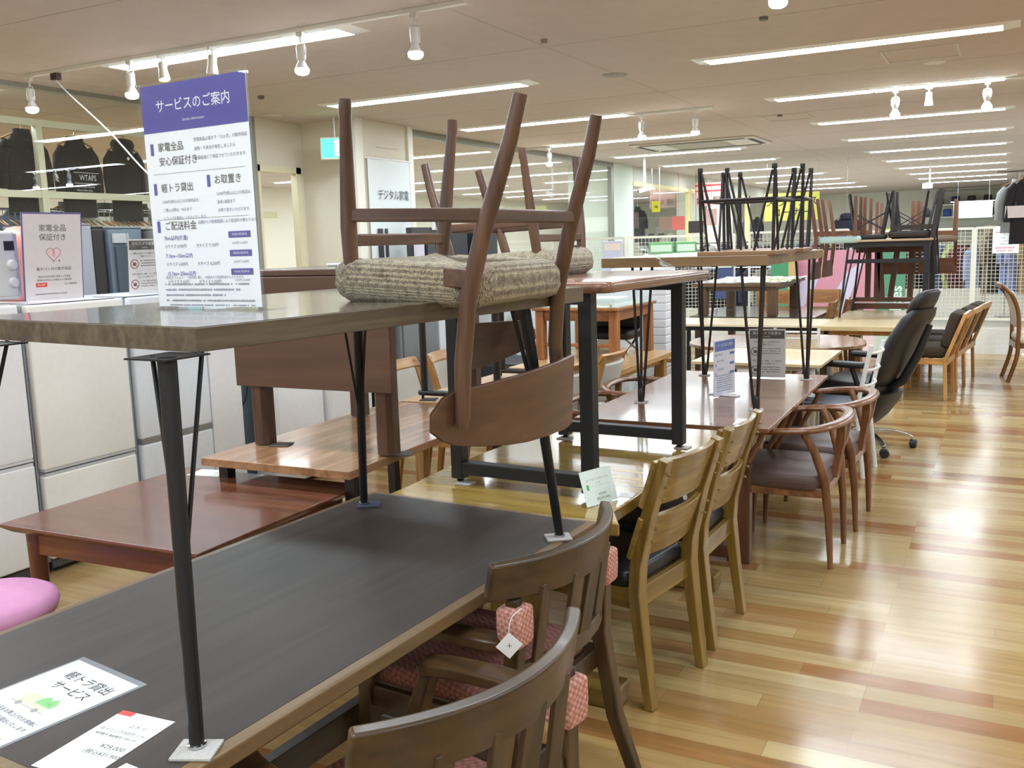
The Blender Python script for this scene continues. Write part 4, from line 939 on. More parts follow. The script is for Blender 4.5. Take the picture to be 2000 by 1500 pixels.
# light chairs with woven seats between the rows
def stool_chair(x,y,rz,label):
    t = thing('low_chair', label, 'chair', (x,y,0), rz)
    wz = wood((186,140,82),(214,170,112),'Z',0.35)
    MB().rbox(-0.25,0.25,-0.22,0.22,0.40,0.44,0.06,4).build('seat', flat((222,202,164),0.6), t)
    for sx in (-1,1):
        for sy in (-1,1): MB().bar((sx*0.24,sy*0.24,0),(sx*0.19,sy*0.17,0.40),0.03,0.035,(0,1,0)).build('leg', wz, t, bevel=0.003)
    MB().bar((-0.2,0.2,0.37),(0.2,0.2,0.37),0.02,0.04).build('apron', wz, t)
    return t
stool_chair(-1.95,6.35,R(20),'pale low wooden chair with a woven seat beyond the wide walnut table')

# two black stools upside down on the hairpin oak table
def hairpin_stool(x, y, z0, rz, sc, label):
    t = thing('bar_stool', label, 'stool', (x,y,z0), rz, 'black hairpin stools upside down')
    IRON = flat((40,33,33),0.4,0.2); a = 0.19*sc; h = 0.43*sc
    MB().box(-a-0.005,a+0.005,-a-0.005,a+0.005,0,0.02).build('seat', wood((118,86,58),(150,114,80),'X',0.35), t, bevel=0.003)
    for sx in (-1,1):
        for sy in (-1,1):
            m = MB(); X, Y = sx*a*0.98, sy*a*0.98
            m.tube([(sx*a*0.93-sx*0.0,sy*a*0.93,0.022),(X,Y,h-0.02)],0.0085,8)
            m.tube([(sx*a*0.45,sy*a*0.93,0.022),(X-sx*0.012,Y,h-0.03)],0.0065,8)
            m.tube([(sx*a*0.93,sy*a*0.45,0.022),(X,Y-sy*0.012,h-0.03)],0.0065,8)
            l = m.build('leg', IRON, t)
            MB().lathe([(0.012,0),(0.0135,0.004),(0.0135,0.022),(0.012,0.025)],(X-sx*0.004,Y-sy*0.004,h-0.028),12).build('foot_cap', BLACK, l)
    for p, q in (((-a,-a),(a,-a)),((a,-a),(a,a)),((a,a),(-a,a)),((-a,a),(-a,-a))):
        MB().tube([(p[0]*0.96,p[1]*0.96,h*0.62),(q[0]*0.96,q[1]*0.96,h*0.62)],0.008,8).build('footrest_bar', IRON, t)
hairpin_stool(-1.16,4.79,1.4696,R(-3),1.0,'black hairpin stool upside down, the nearer one on the hairpin oak table')
hairpin_stool(-1.17,5.33,1.4696,R(4),1.07,'black hairpin stool upside down, the farther one on the hairpin oak table')
# twisted clear film hanging off the table edge
g = []
for i in range(13):
    k = i/12; a = k*7.0
    g.append([(-1.62+0.14*k+0.028*math.cos(a)*w_, 4.50+0.02*math.sin(a)*w_, 1.53-0.10*k-0.03*math.sin(k*9)*0.2) for w_ in (-1,0,1)])
tag(MB().sheet(g,0.002).build('plastic_film', glass((240,245,240),0.08,0.25)), 'crumpled clear film strip hanging at the edge of the hairpin oak table', 'film')

# light maple table with white legs, oval table, desk
four_leg_table('desk','light maple table with white metal legs behind the wide walnut table',-1.95,-1.06,6.42,7.30,0,0.70,MAPLE,WMET,0.022,0.045,0.03,0.05,round_legs=True)
card((-1.25,6.55,0.7003), R(3), 0.20, 0.08, 'white price card on the light maple table', (('¥6,900',0.02,0,0,'CENTER'),))
t = thing('oval_table','oval brown table behind the light maple one', 'table', (-1.66,7.85,0), R(10))
o = [(0.70*math.copysign(abs(math.cos(a))**0.8,math.cos(a)), 0.56*math.copysign(abs(math.sin(a))**0.8,math.sin(a))) for a in [2*math.pi*k/48 for k in range(48)]]
MB().prism(o,0.672,0.70).build('tabletop', wood((128,92,64),(164,126,94),'X',0.25,0.8,0.3), t, bevel=0.006)
for sx in (-1,1):
    for sy in (-1,1): MB().bar((sx*0.36,sy*0.28,0),(sx*0.36,sy*0.28,0.672),0.04,0.04,(0,1,0),0.055,0.055).build('leg', wood((98,70,48),(128,96,70),'Z',0.35), t)
t = thing('ladder_chair','white metal chair with a ladder back and dark seat beside the office chair', 'chair', (-0.98,6.42,0), R(84))
for s in (-1,1):
    MB().tube([(s*0.17,-0.24,0),(s*0.17,-0.19,0.45),(s*0.165,-0.27,0.86)],0.014,10).build('rear_post', WMET, t)
    MB().tube([(s*0.17,0.19,0),(s*0.17,0.17,0.44)],0.014,10).build('front_leg', WMET, t)
for z,y in ((0.81,-0.26),(0.70,-0.238),(0.60,-0.218)): MB().tube(bez([(-0.165,y,z),(-0.08,y-0.03,z-0.004),(0.08,y-0.03,z-0.004),(0.165,y,z)],4),0.009,8).build('back_rung', WMET, t)
MB().rbox(-0.19,0.19,-0.19,0.2,0.43,0.475,0.04,4).build('seat', flat((46,50,64),0.5), t)
t = thing('ladder_chair','white metal chair on the far side of the light maple table', 'chair', (-1.42,7.28,0), R(182))
for s in (-1,1):
    MB().tube([(s*0.17,-0.22,0),(s*0.17,-0.18,0.45),(s*0.165,-0.22,0.84)],0.012,10).build('rear_post', WMET, t)
    MB().tube([(s*0.17,0.19,0),(s*0.17,0.17,0.44)],0.012,10).build('front_leg', WMET, t)
for z,y in ((0.81,-0.22),(0.76,-0.214),(0.66,-0.2)): MB().tube([(-0.165,y,z),(0.165,y,z)],0.008,8).build('back_rung', WMET, t)
MB().rbox(-0.19,0.19,-0.19,0.2,0.43,0.475,0.04,4).build('seat', flat((46,50,64),0.5), t)
t = thing('wooden_stool','pale wooden stool by the left end of the oval table', 'stool', (-2.33,7.05,0))
MB().tube([(-0.14,0,0.62),(0.14,0,0.62)],0.022,10).build('seat', MAPLE, t)
for s in (-1,1): MB().bar((s*0.1,-0.08,0),(s*0.08,0,0.60),0.035,0.035).bar((s*0.1,0.08,0),(s*0.08,0,0.60),0.035,0.035).build('leg', OAKL, t)
DESK = four_leg_table('desk','long white topped desk with a black metal frame across the row',-3.10,-1.54,9.25,10.0,0,0.70,flat((226,210,178),0.3),BLACKM,0.025,0.04,0.045,0.04)
# dark low table, and a table wrapped in film standing on it
four_leg_table('low_table','dark glass topped table behind the white topped desk',-3.1,-1.75,10.15,11.75,0,0.70,flat((84,72,62),0.12),wood((60,44,34),(84,64,50),'Z',0.35),0.03,0.08)
t = four_leg_table('low_table','dark brown thick legged table on top of the dark glass table, wrapped in clear film',-3.08,-2.12,10.2,11.6,0.703,1.06,wood((86,64,44),(110,84,60),'X',0.35),wood((80,58,38),(104,78,54),'Z',0.35),0.04,0.10,0.05)
g = [[(x, y, 1.066+0.006*math.sin(x*40+y*9)+0.008*math.sin(y*23)) for x in [-3.05+0.06*i for i in range(17)]] for y in [10.25+0.1*j for j in range(14)]]
tag(MB().sheet(g,0.002).build('plastic_film', glass((240,245,242),0.1,0.3)), 'wrinkled clear film spread over the thick legged table', 'film')
def simple_chair(name, x, y, rz, label, c1, c2, z0=0.0, h=0.8, pad=None, group=None):
    t = thing(name, label, 'chair', (x,y,z0), rz, group); wz = wood(c1,c2,'Z',0.35); wx = wood(c1,c2,'X',0.35)
    for s in (-1,1):
        MB().bar((s*0.19,-0.22,0),(s*0.19,-0.19,0.43),0.036,0.04,(0,1,0)).bar((s*0.19,-0.19,0.43),(s*0.185,-0.27,h),0.036,0.04,(0,1,0)).build('rear_post', wz, t)
        MB().bar((s*0.19,0.19,0),(s*0.19,0.19,0.42),0.036,0.036,(0,1,0)).build('front_leg', wz, t)
    g = []
    for i in range(7):
        u = -1+i/3; g.append([(0.215*u,-0.245-0.03*(1-u*u)-0.015*v,h-0.09+0.085*v) for v in (-1,0,1)])
    MB().sheet(g,0.02).build('backrest', wx, t)
    MB().rbox(-0.21,0.21,-0.2,0.215,0.42,0.47,0.04,3).build('seat', pad or wx, t)
    return t
simple_chair('dining_chair',-2.55,12.1,R(200),'amber wooden chair seen behind the film wrapped table',(150,98,48),(190,138,82),0,0.86)
simple_chair('dining_chair',-2.1,12.3,R(170),'amber wooden chair half hidden behind the thick table leg',(150,98,48),(190,138,82),0,0.86)
simple_chair('dining_chair',-1.95,10.9,R(90),'amber wooden chair with a curved back before the pink poster, nearer one',(146,96,44),(180,130,70),0,0.82)
simple_chair('dining_chair',-1.85,11.4,R(90),'amber wooden chair with a curved back before the pink poster, farther one',(146,96,44),(180,130,70),0,0.82)

# light oak table by the aisle, the stack on top of it
four_leg_table('dining_table','pale oak table near the aisle carrying a black framed table',-1.55,-0.72,9.2,11.15,0,0.70,wood((190,164,118),(216,194,152),'X',0.3,0.8),OAKL,0.045,0.06,0.05,0.09)
IR = flat((38,36,40),0.4,0.2)
t = thing('black_table','black framed table with a pale top stacked on the pale oak table', 'table', (-1.08,10.62,0.703))
MB().box(-0.43,0.43,-0.48,0.55,0.765,0.785).build('tabletop', flat((190,160,130),0.35), t, bevel=0.003)
MB().box(-0.40,0.40,-0.44,-0.40,0.71,0.765).box(-0.40,0.40,0.47,0.51,0.71,0.765).box(-0.40,-0.36,-0.40,0.47,0.71,0.765).box(0.36,0.40,-0.40,0.47,0.71,0.765).box(-0.38,0.38,-0.43,-0.40,0.55,0.59).build('frame', IR, t, smooth=0)
for sx in (-1,1):
    for sy,y in ((-1,-0.42),(1,0.49)):
        if sx > 0: MB().bar((0.38,y,0),(0.38,y,0.71),0.055,0.055,(0,1,0)).build('leg', IR, t)
        else: MB().tube([(-0.42,y-0.08,0),(-0.36,y,0.71)],0.011,8).tube([(-0.42,y-0.08,0.02),(-0.30,y+0.02,0.71)],0.008,8).build('leg', IR, t)
# slatted trestle table behind it
BR1, BR2 = (76,48,32), (106,72,50)
t = thing('trestle_table','brown table with a fan of slatted legs behind the pale oak table', 'table', (-1.15,11.75,0.0))
MB().box(-0.46,0.36,-0.35,0.35,1.40,1.43).build('tabletop', wood(BR1,BR2,'X',0.3), t, bevel=0.003)
MB().box(-0.42,0.32,-0.03,0.03,1.33,1.40).build('top_bar', wood(BR1,BR2,'X',0.35), t)
MB().box(-0.48,0.34,-0.05,0.05,0.76,0.81).box(-0.5,0.36,-0.12,0.12,0.68,0.74).build('base_bar', wood(BR1,BR2,'X',0.35), t)
for xa, xb in ((-0.36,-0.22),(-0.26,-0.12),(-0.1,-0.06),(0.02,0.03),(0.12,0.24)):
    MB().bar((xb-0.06,0,0.8),(xa+0.08 if xa < -0.2 else xa*1.6,0,1.36),0.06,0.05,(0,1,0)).build('slat', wood(BR1,BR2,'Z',0.35), t)
for sx in (-0.4,0.3): MB().box(sx-0.04,sx+0.04,-0.3,0.3,0,0.68).build('leg', wood(BR1,BR2,'Z',0.35), t)
# black wire-braced stools upside down on the black framed table
def wire_stool(x, y, z0, rz, label):
    t = thing('wire_stool', label, 'stool', (x,y,z0), rz, 'black wire braced stools upside down')
    MB().rbox(-0.17,0.17,-0.17,0.17,0,0.05,0.05,4).build('seat', flat((28,27,30),0.5), t)
    for sx in (-1,1):
        for sy in (-1,1): MB().bar((sx*0.13,sy*0.13,0.05),(sx*0.20,sy*0.20,0.47),0.026,0.026,(0,1,0),0.018,0.018).build('leg', IR, t)
    for sx, sy in ((-1,-1),(1,-1),(-1,1),(1,1)): MB().tube([(sx*0.14,sy*0.14,0.10),(-sx*0.17,sy*0.17,0.28)],0.005,6).build('brace', IR, t)
wire_stool(-1.28,10.5,1.4885,R(10),'black stool with crossed wire braces upside down, inner one on the black framed table')
wire_stool(-0.88,10.55,1.4885,R(-8),'black stool with crossed wire braces upside down, one toward the aisle')
# chairs hung on that stack
def hung_plain(x, y, z0, rz, label, c1, c2, pad):
    t = thing('hung_chair', label, 'chair', (x,y,z0)); t.rotation_euler = (Matrix.Rotation(rz,4,'Z') @ Matrix.Rotation(math.pi,4,'Y')).to_euler()
    wz = wood(c1,c2,'Z',0.35); wx = wood(c1,c2,'X',0.35)
    for s in (-1,1):
        MB().bar((s*0.19,0.18,0),(s*0.19,0.18,0.40),0.028,0.028,(0,1,0),0.036,0.036).build('leg', wz, t)
        MB().bar((s*0.19,-0.26,0),(s*0.19,-0.2,0.42),0.028,0.034,(0,1,0),0.036,0.04).bar((s*0.19,-0.2,0.42),(s*0.19,-0.24,0.84),0.036,0.04,(0,1,0),0.03,0.03).build('rear_leg', wz, t)
    MB().bar((-0.19,0.18,0.37),(0.19,0.18,0.37),0.02,0.05).bar((-0.19,-0.2,0.37),(0.19,-0.2,0.37),0.02,0.05).bar((-0.19,0.18,0.37),(-0.19,-0.2,0.37),0.02,0.05).bar((0.19,0.18,0.37),(0.19,-0.2,0.37),0.02,0.05).build('seat_frame', wx, t)
    MB().rbox(-0.22,0.22,-0.18,0.22,0.40,0.47,0.05,4).build('seat_pad', pad, t)
    MB().box(-0.21,0.21,-0.235,-0.215,0.66,0.84).build('backrest', wx, t, bevel=0.004)
    return t
hung_plain(-1.55,10.35,1.93,R(-90),'brown chair with a mint seat pad hung upside down on the stack',(92,56,34),(122,80,54),flat((176,204,196),0.7))
hung_plain(-1.53,10.95,1.93,R(-92),'brown chair hung upside down behind the mint padded one',(92,56,34),(122,80,54),flat((120,110,100),0.7))
hung_plain(-0.86,10.55,1.97,R(90),'black chair hung upside down on the aisle side of the stack',(36,32,32),(52,46,44),flat((46,40,38),0.6))
hung_plain(-1.15,11.85,1.90,R(180),'brown legged chair upside down on the slatted table, inner one',(104,64,42),(134,88,62),flat((120,100,80),0.7))
hung_plain(-0.72,11.95,1.90,R(180),'brown legged chair upside down on the slatted table, one toward the aisle',(104,64,42),(134,88,62),flat((120,100,80),0.7))

# black high-backed office chair
t = thing('office_chair','black high-backed reclining office chair on a chrome star base', 'chair', (-0.90,7.18,0), R(74))
LEA = flat((33,28,29),0.5,noise=0.12,scale=60,bump=0.15); PL = flat((26,26,28),0.45)
for k in range(5):
    a = R(85+72*k); ca, sa = math.cos(a), math.sin(a)
    arm = MB(); arm.sweep([(-0.018,-0.012),(0.018,-0.012),(0.018,0.012),(-0.018,0.012)], [(0.03*ca,0.03*sa,0.13),(0.22*ca,0.22*sa,0.125),(0.32*ca,0.32*sa,0.10),(0.36*ca,0.36*sa,0.075)], (0,0,1), [1.3,1.0,0.9,0.8]); ao = arm.build('base_arm', CHROME, t, bevel=0.004)
    c = MB(); c.T = Matrix.Translation((0.365*ca,0.365*sa,0.032)) @ Matrix.Rotation(a+R(70),4,'Z') @ Matrix.Rotation(R(90),4,'X'); c.lathe([(0.001,-0.024),(0.026,-0.024),(0.032,-0.018),(0.032,0.018),(0.026,0.024),(0.001,0.024)],n=18); c.build('caster', BLACK, ao)
MB().lathe([(0.035,0.10),(0.035,0.16),(0.026,0.17),(0.026,0.36),(0.05,0.38)],n=18).build('gas_column', PL, t)
MB().box(-0.13,0.13,-0.14,0.14,0.36,0.41).build('mechanism', PL, t, bevel=0.02)
MB().rbox(-0.26,0.26,-0.2,0.28,0.41,0.52,0.08,5).build('seat', LEA, t, smooth=70)
def back_ring(z, y, w, d):
    return [(w*math.copysign(abs(math.cos(a))**0.7,math.cos(a)), y+d*math.copysign(abs(math.sin(a))**0.8,math.sin(a)), z+0.25*d*0) for a in [2*math.pi*k/24 for k in range(24)]]
m = MB(); m.loft([back_ring(0.47,-0.14,0.16,0.03),back_ring(0.50,-0.17,0.24,0.06),back_ring(0.60,-0.22,0.265,0.075),back_ring(0.72,-0.26,0.26,0.075),back_ring(0.85,-0.32,0.25,0.07),back_ring(0.97,-0.39,0.235,0.065),back_ring(1.03,-0.43,0.19,0.04)]); m.build('backrest', LEA, t, smooth=75)
m = MB(); m.loft([back_ring(0.98,-0.385,0.12,0.03),back_ring(1.01,-0.395,0.165,0.055),back_ring(1.08,-0.425,0.17,0.06),back_ring(1.14,-0.46,0.15,0.045),back_ring(1.16,-0.475,0.10,0.02)]); m.build('headrest', LEA, t, smooth=75)
MB().tube([(0,-0.14,0.42),(0,-0.30,0.52),(0,-0.40,0.72),(0,-0.47,0.92)],[0.03,0.035,0.03,0.02],10).build('back_support', PL, t)
m = MB(); m.loft([back_ring(0.19,-0.05,0.17,0.05),back_ring(0.25,-0.09,0.2,0.07),back_ring(0.36,-0.16,0.22,0.08),back_ring(0.43,-0.2,0.2,0.06)]); m.build('footrest_pad', LEA, t, smooth=75)
for s in (-1,1):
    MB().tube([(s*0.27,-0.12,0.44),(s*0.31,-0.1,0.52),(s*0.31,-0.06,0.63)],0.018,10).build('arm_support', PL, t)
    m = MB(); m.T = Matrix.Translation((s*0.31,0.04,0.65)); m.rbox(-0.045,0.045,-0.2,0.18,-0.02,0.02,0.03,4); m.build('armrest', PL, t)

# brown cushioned oak chairs lined up by the aisle
def lounge_chair(x, y, rz, label):
    t = thing('lounge_chair', label, 'chair', (x,y,0), rz, 'oak chairs with dark brown cushions')
    c1, c2 = (176,124,66), (206,154,92); wz = wood(c1,c2,'Z',0.35); wy = wood(c1,c2,'Y',0.35); CU = flat((58,42,26),0.8,noise=0.1,scale=50)
    for s in (-1,1):
        MB().bar((s*0.25,-0.19,0),(s*0.25,-0.17,0.40),0.03,0.05,(1,0,0)).bar((s*0.25,-0.17,0.36),(s*0.25,-0.33,0.80),0.03,0.06,(1,0,0),0.03,0.045).build('rear_post', wz, t, bevel=0.004)
        MB().bar((s*0.25,0.24,0),(s*0.25,0.24,0.37),0.03,0.045,(1,0,0)).build('front_leg', wz, t, bevel=0.004)
        MB().box(s*0.25-0.015,s*0.25+0.015,-0.2,0.26,0.33,0.385).build('side_rail', wy, t, bevel=0.003)
    MB().box(-0.235,0.235,0.22,0.25,0.33,0.385).build('front_rail', wood(c1,c2,'X',0.35), t, bevel=0.003)
    MB().box(-0.235,0.235,-0.2,-0.17,0.33,0.385).build('rear_rail', wood(c1,c2,'X',0.35), t, bevel=0.003)
    MB().rbox(-0.23,0.23,-0.18,0.27,0.386,0.50,0.05,4).build('seat_cushion', CU, t, smooth=70)
    m = MB(); m.T = Matrix.Translation((0,-0.16,0.49)) @ Matrix.Rotation(R(16),4,'X'); m.rbox(-0.23,0.23,-0.06,0.05,0.0,0.33,0.04,4); m.build('back_cushion', CU, t, smooth=70)
    MB().bar((-0.235,-0.325,0.78),(0.235,-0.325,0.78),0.03,0.05).build('top_rail', wood(c1,c2,'X',0.35), t, bevel=0.004)
    return t
lc = lounge_chair(-0.62,9.72,R(86),'oak chair with dark brown cushions, the front one of the line by the aisle')
copy_thing(lc,'oak chair with dark brown cushions, second in the line by the aisle',(-0.55,10.3,0),R(84))
copy_thing(lc,'oak chair with dark brown cushions, last in the line by the aisle',(-0.49,10.9,0),R(82))
four_leg_table('low_table','brown low table under the edge of the pale oak one, by the oak chairs',-1.0,-0.45,11.3,12.2,0,0.42,wood((110,80,46),(140,108,70),'Y',0.35),wood((110,80,46),(140,108,70),'Z',0.35),0.03,0.05,0.08)
# antique style chair at the picture edge
t = thing('carved_chair','dark carved wooden chair with a cream back at the edge by the wire fence', 'chair', (0.30,11.0,0), R(-82))
cw = wood((96,58,24),(134,86,42),'Z',0.3,1,0.2); IV = flat((226,214,190),0.8)
for s in (-1,1):
    MB().tube(bez([(s*0.21,-0.27,0),(s*0.21,-0.2,0.25),(s*0.21,-0.19,0.45),(s*0.205,-0.2,0.7),(s*0.2,-0.26,0.88),(s*0.19,-0.36,0.99)],4),0.021,10).build('rear_post', cw, t)
    MB().tube(bez([(s*0.21,0.24,0),(s*0.21,0.21,0.2),(s*0.21,0.24,0.40)],4),0.02,10).build('front_leg', cw, t)
MB().bar((-0.19,-0.35,0.98),(0.19,-0.35,0.98),0.03,0.05).build('crest_rail', cw, t, bevel=0.006)
g = [[(x_, -0.185-0.08*k*k, 0.56+0.36*k) for k in (0,0.33,0.66,1.0)] for x_ in (-0.17,-0.08,0,0.08,0.17)]
MB().sheet(g,0.05).build('back_pad', IV, t, bevel=0.012)
MB().rbox(-0.24,0.24,-0.2,0.26,0.40,0.49,0.06,4).build('seat_pad', IV, t, smooth=70)
MB().bar((-0.2,-0.2,0.38),(0.2,-0.2,0.38),0.03,0.06).bar((-0.2,0.23,0.38),(0.2,0.23,0.38),0.03,0.06).bar((-0.2,-0.2,0.38),(-0.2,0.23,0.38),0.03,0.06).bar((0.2,-0.2,0.38),(0.2,0.23,0.38),0.03,0.06).build('seat_frame', cw, t)
# ---------------------------------------------------------------- fridges and other appliances along the left
def fridge(y0, y1, z, split, label, body, door, trim, xf=-4.13, depth=0.58, logo=None, band=0.0, z0=0.05):
    t = thing('refrigerator', label, 'refrigerator', (xf,(y0+y1)/2,0), 0)
    h = (y1-y0)/2; BM = flat(body,0.4); DM = flat(door,0.32); TM = flat(trim,0.35)
    MB().box(-depth,-0.055,-h,h,z0,z).build('body', BM, t, bevel=0.008)
    for k,(a,b,nm) in enumerate(((z0+0.03,split-0.016,'lower_door'),(split+0.016,z-0.004,'upper_door'))):
        m = MB(); m.rbox(-0.05,0.0,-h+0.002,h-0.002,a,b,0.012,3); d = m.build(nm, DM, t)
        if k == 0: MB().box(-0.045,-0.004,-h+0.01,h-0.01,b,b+0.014).build('grip_recess', TM, d, smooth=0)
        else: MB().box(-0.04,-0.002,-h+0.006,h-0.006,a-0.012-band,a).build('grip_trim', TM, d, smooth=0, bevel=0.002)
    MB().box(-0.03,-0.02,-h+0.01,h-0.01,0.03,z0+0.02).build('kick_plate', flat((70,68,66),0.5), t, smooth=0)
    for sy in (-1,1): MB().lathe([(0.02,0),(0.02,0.05),(0.012,z0+0.01)],(-0.09,sy*(h-0.06),0),12).build('foot', BLACK, t)
    if logo:
        q = MB(); q.T = Matrix.Translation((0.0006,0,z-0.05)) @ Matrix.Rotation(R(90),4,'Z') @ Matrix.Rotation(R(90),4,'X'); q.text(logo,0.022,h-0.13,0.0,0.0,wt=0.004); q.build('lettering', INK, t, smooth=0)
    return t
fridge(2.22,2.86,1.35,0.585,'white two door refrigerator at the picture edge under the small microwave',(206,206,208),(242,241,241),(216,216,218),logo='MAXZEN')
fridge(2.90,3.46,1.342,0.515,'cream white two door refrigerator behind the black hairpin leg',(186,190,196),(246,243,236),(196,198,200))
fridge(3.50,4.02,1.342,0.55,'cool white two door refrigerator with a grey grip strip, beside the cream one',(196,202,212),(234,238,244),(140,136,134),band=0.02)
t = thing('white_panel','tall plain white appliance side right of the cool white refrigerator', 'appliance', (-4.13,4.15,0)); MB().box(-0.14,0,-0.125,0.125,0.0,1.28).build('body', flat((240,241,242),0.4), t, bevel=0.006)
t = thing('dark_machine','dark grey machine back with a warning sticker between white appliances', 'appliance', (-4.32,4.45,0)); MB().box(-0.3,0.0,-0.14,0.13,0.0,1.1).build('body', flat((78,90,98),0.5), t)
MB().box(0.001,0.003,-0.06,-0.02,0.78,0.84).build('warning_sticker', flat((224,214,160),0.6), t, smooth=0)
MB().box(0.001,0.003,-0.06,0.0,0.68,0.72).build('rating_label', flat((220,222,224),0.6), t, smooth=0)
MB().tube(bez([(0.01,0.02,1.05),(0.02,0.01,0.9),(0.015,0.06,0.75),(0.02,0.03,0.62),(0.0,-0.04,0.56)],5),0.006,6).build('wire', BLACK, t)
def washer(y0,y1,z,label,c=(240,241,242),top=None,xf=-4.13,depth=0.55,name='washing_machine',cat='washing machine',panel_lines=True):
    t = thing(name,label,cat,(xf,(y0+y1)/2,0)); h=(y1-y0)/2; M=flat(c,0.38)
    MB().rbox(-depth,0,-h,h,0.03,z,0.03,4).build('body', M, t)
    if panel_lines: MB().box(-0.002,0.002,-h+0.03,h-0.03,0.12,z-0.1).build('front_panel', flat(tuple(min(255,x+5) for x in c),0.3), t, smooth=0)
    for sy in (-1,1): MB().lathe([(0.025,0),(0.025,0.035)],(-0.08,sy*(h-0.07),0),10).build('foot', BLACK, t)
    return t
washer(4.56,5.06,1.0,'white washing machine seen under the drop-leaf table, inner one')
washer(5.10,5.62,1.0,'white washing machine seen under the drop-leaf table, next to the inner one')
t = fridge(4.64,5.02,1.69,1.1,'tall pale blue white refrigerator with an energy label beside the service sign',(206,212,220),(224,230,234),(180,186,190),xf=-4.75)
q = MB(); q.T = Matrix.Translation((0.002,0.02,1.47)) @ Matrix.Rotation(R(90),4,'Z') @ Matrix.Rotation(R(90),4,'X'); q.box(-0.09,0.09,-0.10,0.10,0,0.0006)
q.mi=1; q.box(-0.09,0.09,0.097,0.1,0.0007,0.001).box(-0.09,-0.087,-0.1,0.1,0.0007,0.001).box(0.087,0.09,-0.1,0.1,0.0007,0.001).box(-0.075,0.0,0.065,0.085,0.0007,0.001).box(-0.075,-0.045,0.03,0.05,0.0007,0.001)
q.mi=2; q.text('保証付き',0.018,-0.038,0.075,0.0012); q.mi=1
for k in range(5): fine(q,-0.075,0.01-0.024*k,0.15,0.011)
q.build('energy_label',[PAPER,flat((84,90,130),0.6),PAPER],t,smooth=0)
t = thing('info_card','light blue hanging info card with a wire stand beside the service sign','card',(-4.70,4.50,0)); MB().tube([(-0.02,0.09,0.0),(-0.02,0.09,1.7)],0.006,6).build('stand',CHROME,t); MB().box(-0.001,0.001,-0.06,0.06,1.62,1.98).build('sheet',flat((150,208,216),0.5),t,smooth=0)
MB().tube([(0,-0.1,2.0),(0,0.09,2.0)],0.004,6).tube([(0,-0.05,2.0),(0,-0.05,1.97)],0.003,6).tube([(0,0.05,2.0),(0,0.05,1.97)],0.003,6).tube([(-0.02,0.09,2.0),(-0.02,0.09,1.69)],0.004,6).build('wire_hanger',CHROME,t)
q = MB(); q.T = Matrix.Translation((0.0014,0,1.8)) @ Matrix.Rotation(R(90),4,'Z') @ Matrix.Rotation(R(90),4,'X'); q.mi=0; q.text('家電保証',0.022,0,0.12,0); fine(q,-0.045,0.06,0.09,0.012); q.mi=1; q.box(-0.03,0.03,0.01,0.045,0,0.0004); q.mi=0; fine(q,-0.045,-0.03,0.09,0.012); fine(q,-0.045,-0.07,0.09,0.012); q.build('lettering',[flat((236,246,248),0.5),flat((190,214,120),0.5)],t,smooth=0)
# taller fridges behind the first row, their grey backs and sides
def plain_box(name,x0,x1,y0,y1,z,c,label,cat,extra=None,rough=0.4,z0=0.03):
    t = thing(name,label,cat,((x0+x1)/2,(y0+y1)/2,0)); hx,hy=(x1-x0)/2,(y1-y0)/2
    MB().box(-hx,hx,-hy,hy,z0,z).build('body',flat(c,rough),t,bevel=0.01)
    MB().box(-hx,hx,-hy,hy,z,z+0.012).build('top_cover',flat(tuple(int(v*0.85) for v in c),0.5),t,bevel=0.004)
    if extra: extra(t,hx,hy)
    return t
plain_box('refrigerator',-5.62,-5.0,3.84,4.0,1.75,(172,176,182),'slim silver grey refrigerator side behind the warranty sign','refrigerator')
plain_box('refrigerator',-5.62,-5.04,4.03,4.12,1.735,(52,50,48),'black refrigerator side between grey ones, behind the warranty sign','refrigerator')
def back(t,hx,hy):
    MB().box(hx,hx+0.02,-hy+0.03,hy-0.02,0.1,1.62).build('back_panel',flat((76,88,98),0.5),t,smooth=0)
    MB().tube(bez([(hx+0.03,-0.02,1.7),(hx+0.035,0.0,1.55),(hx+0.03,-0.01,1.4),(hx+0.03,0.02,1.2)],4),0.005,6).build('power_cord',flat((170,176,180),0.5),t)
    MB().box(hx,hx+0.03,-hy+0.02,0.0,1.64,1.70).build('hinge_box',flat((196,198,196),0.5),t,bevel=0.004)
plain_box('refrigerator',-5.62,-5.02,4.14,4.40,1.73,(120,134,146),'blue grey refrigerator back with a loose cord, behind the camera notice','refrigerator',back)
plain_box('refrigerator',-5.62,-5.0,4.42,4.62,1.72,(104,100,98),'dark grey refrigerator back behind the camera notice','refrigerator')
plain_box('refrigerator',-4.88,-4.3,6.27,6.80,1.28,(148,150,150),'grey refrigerator with a lower drawer, seen past the drop-leaf table','refrigerator',lambda t,hx,hy: MB().box(hx,hx+0.02,-hy+0.01,hy-0.01,0.62,1.26).box(hx,hx+0.02,-hy+0.01,hy-0.01,0.06,0.58).build('door',flat((134,136,137),0.3,0.2),t,bevel=0.004))
plain_box('cabinet',-4.9,-4.33,5.72,6.22,1.3,(26,24,24),'black glossy cabinet beside the grey refrigerator','cabinet',rough=0.15)
plain_box('cabinet',-4.9,-4.3,6.85,7.5,1.22,(226,228,228),'white appliance just past the grey refrigerator','appliance')
plain_box('cabinet',-4.0,-3.5,6.9,7.5,0.55,(52,52,54),'low dark grey box machine between the chairs and the white appliance','appliance')
plain_box('cabinet',-3.95,-3.45,7.6,8.2,1.0,(228,230,230),'white appliance with a shower hose hook, behind the heater table','appliance')
plain_box('cabinet',-4.6,-4.1,7.7,8.3,1.25,(222,226,226),'white machine beyond the heater table, toward the pillar','appliance')
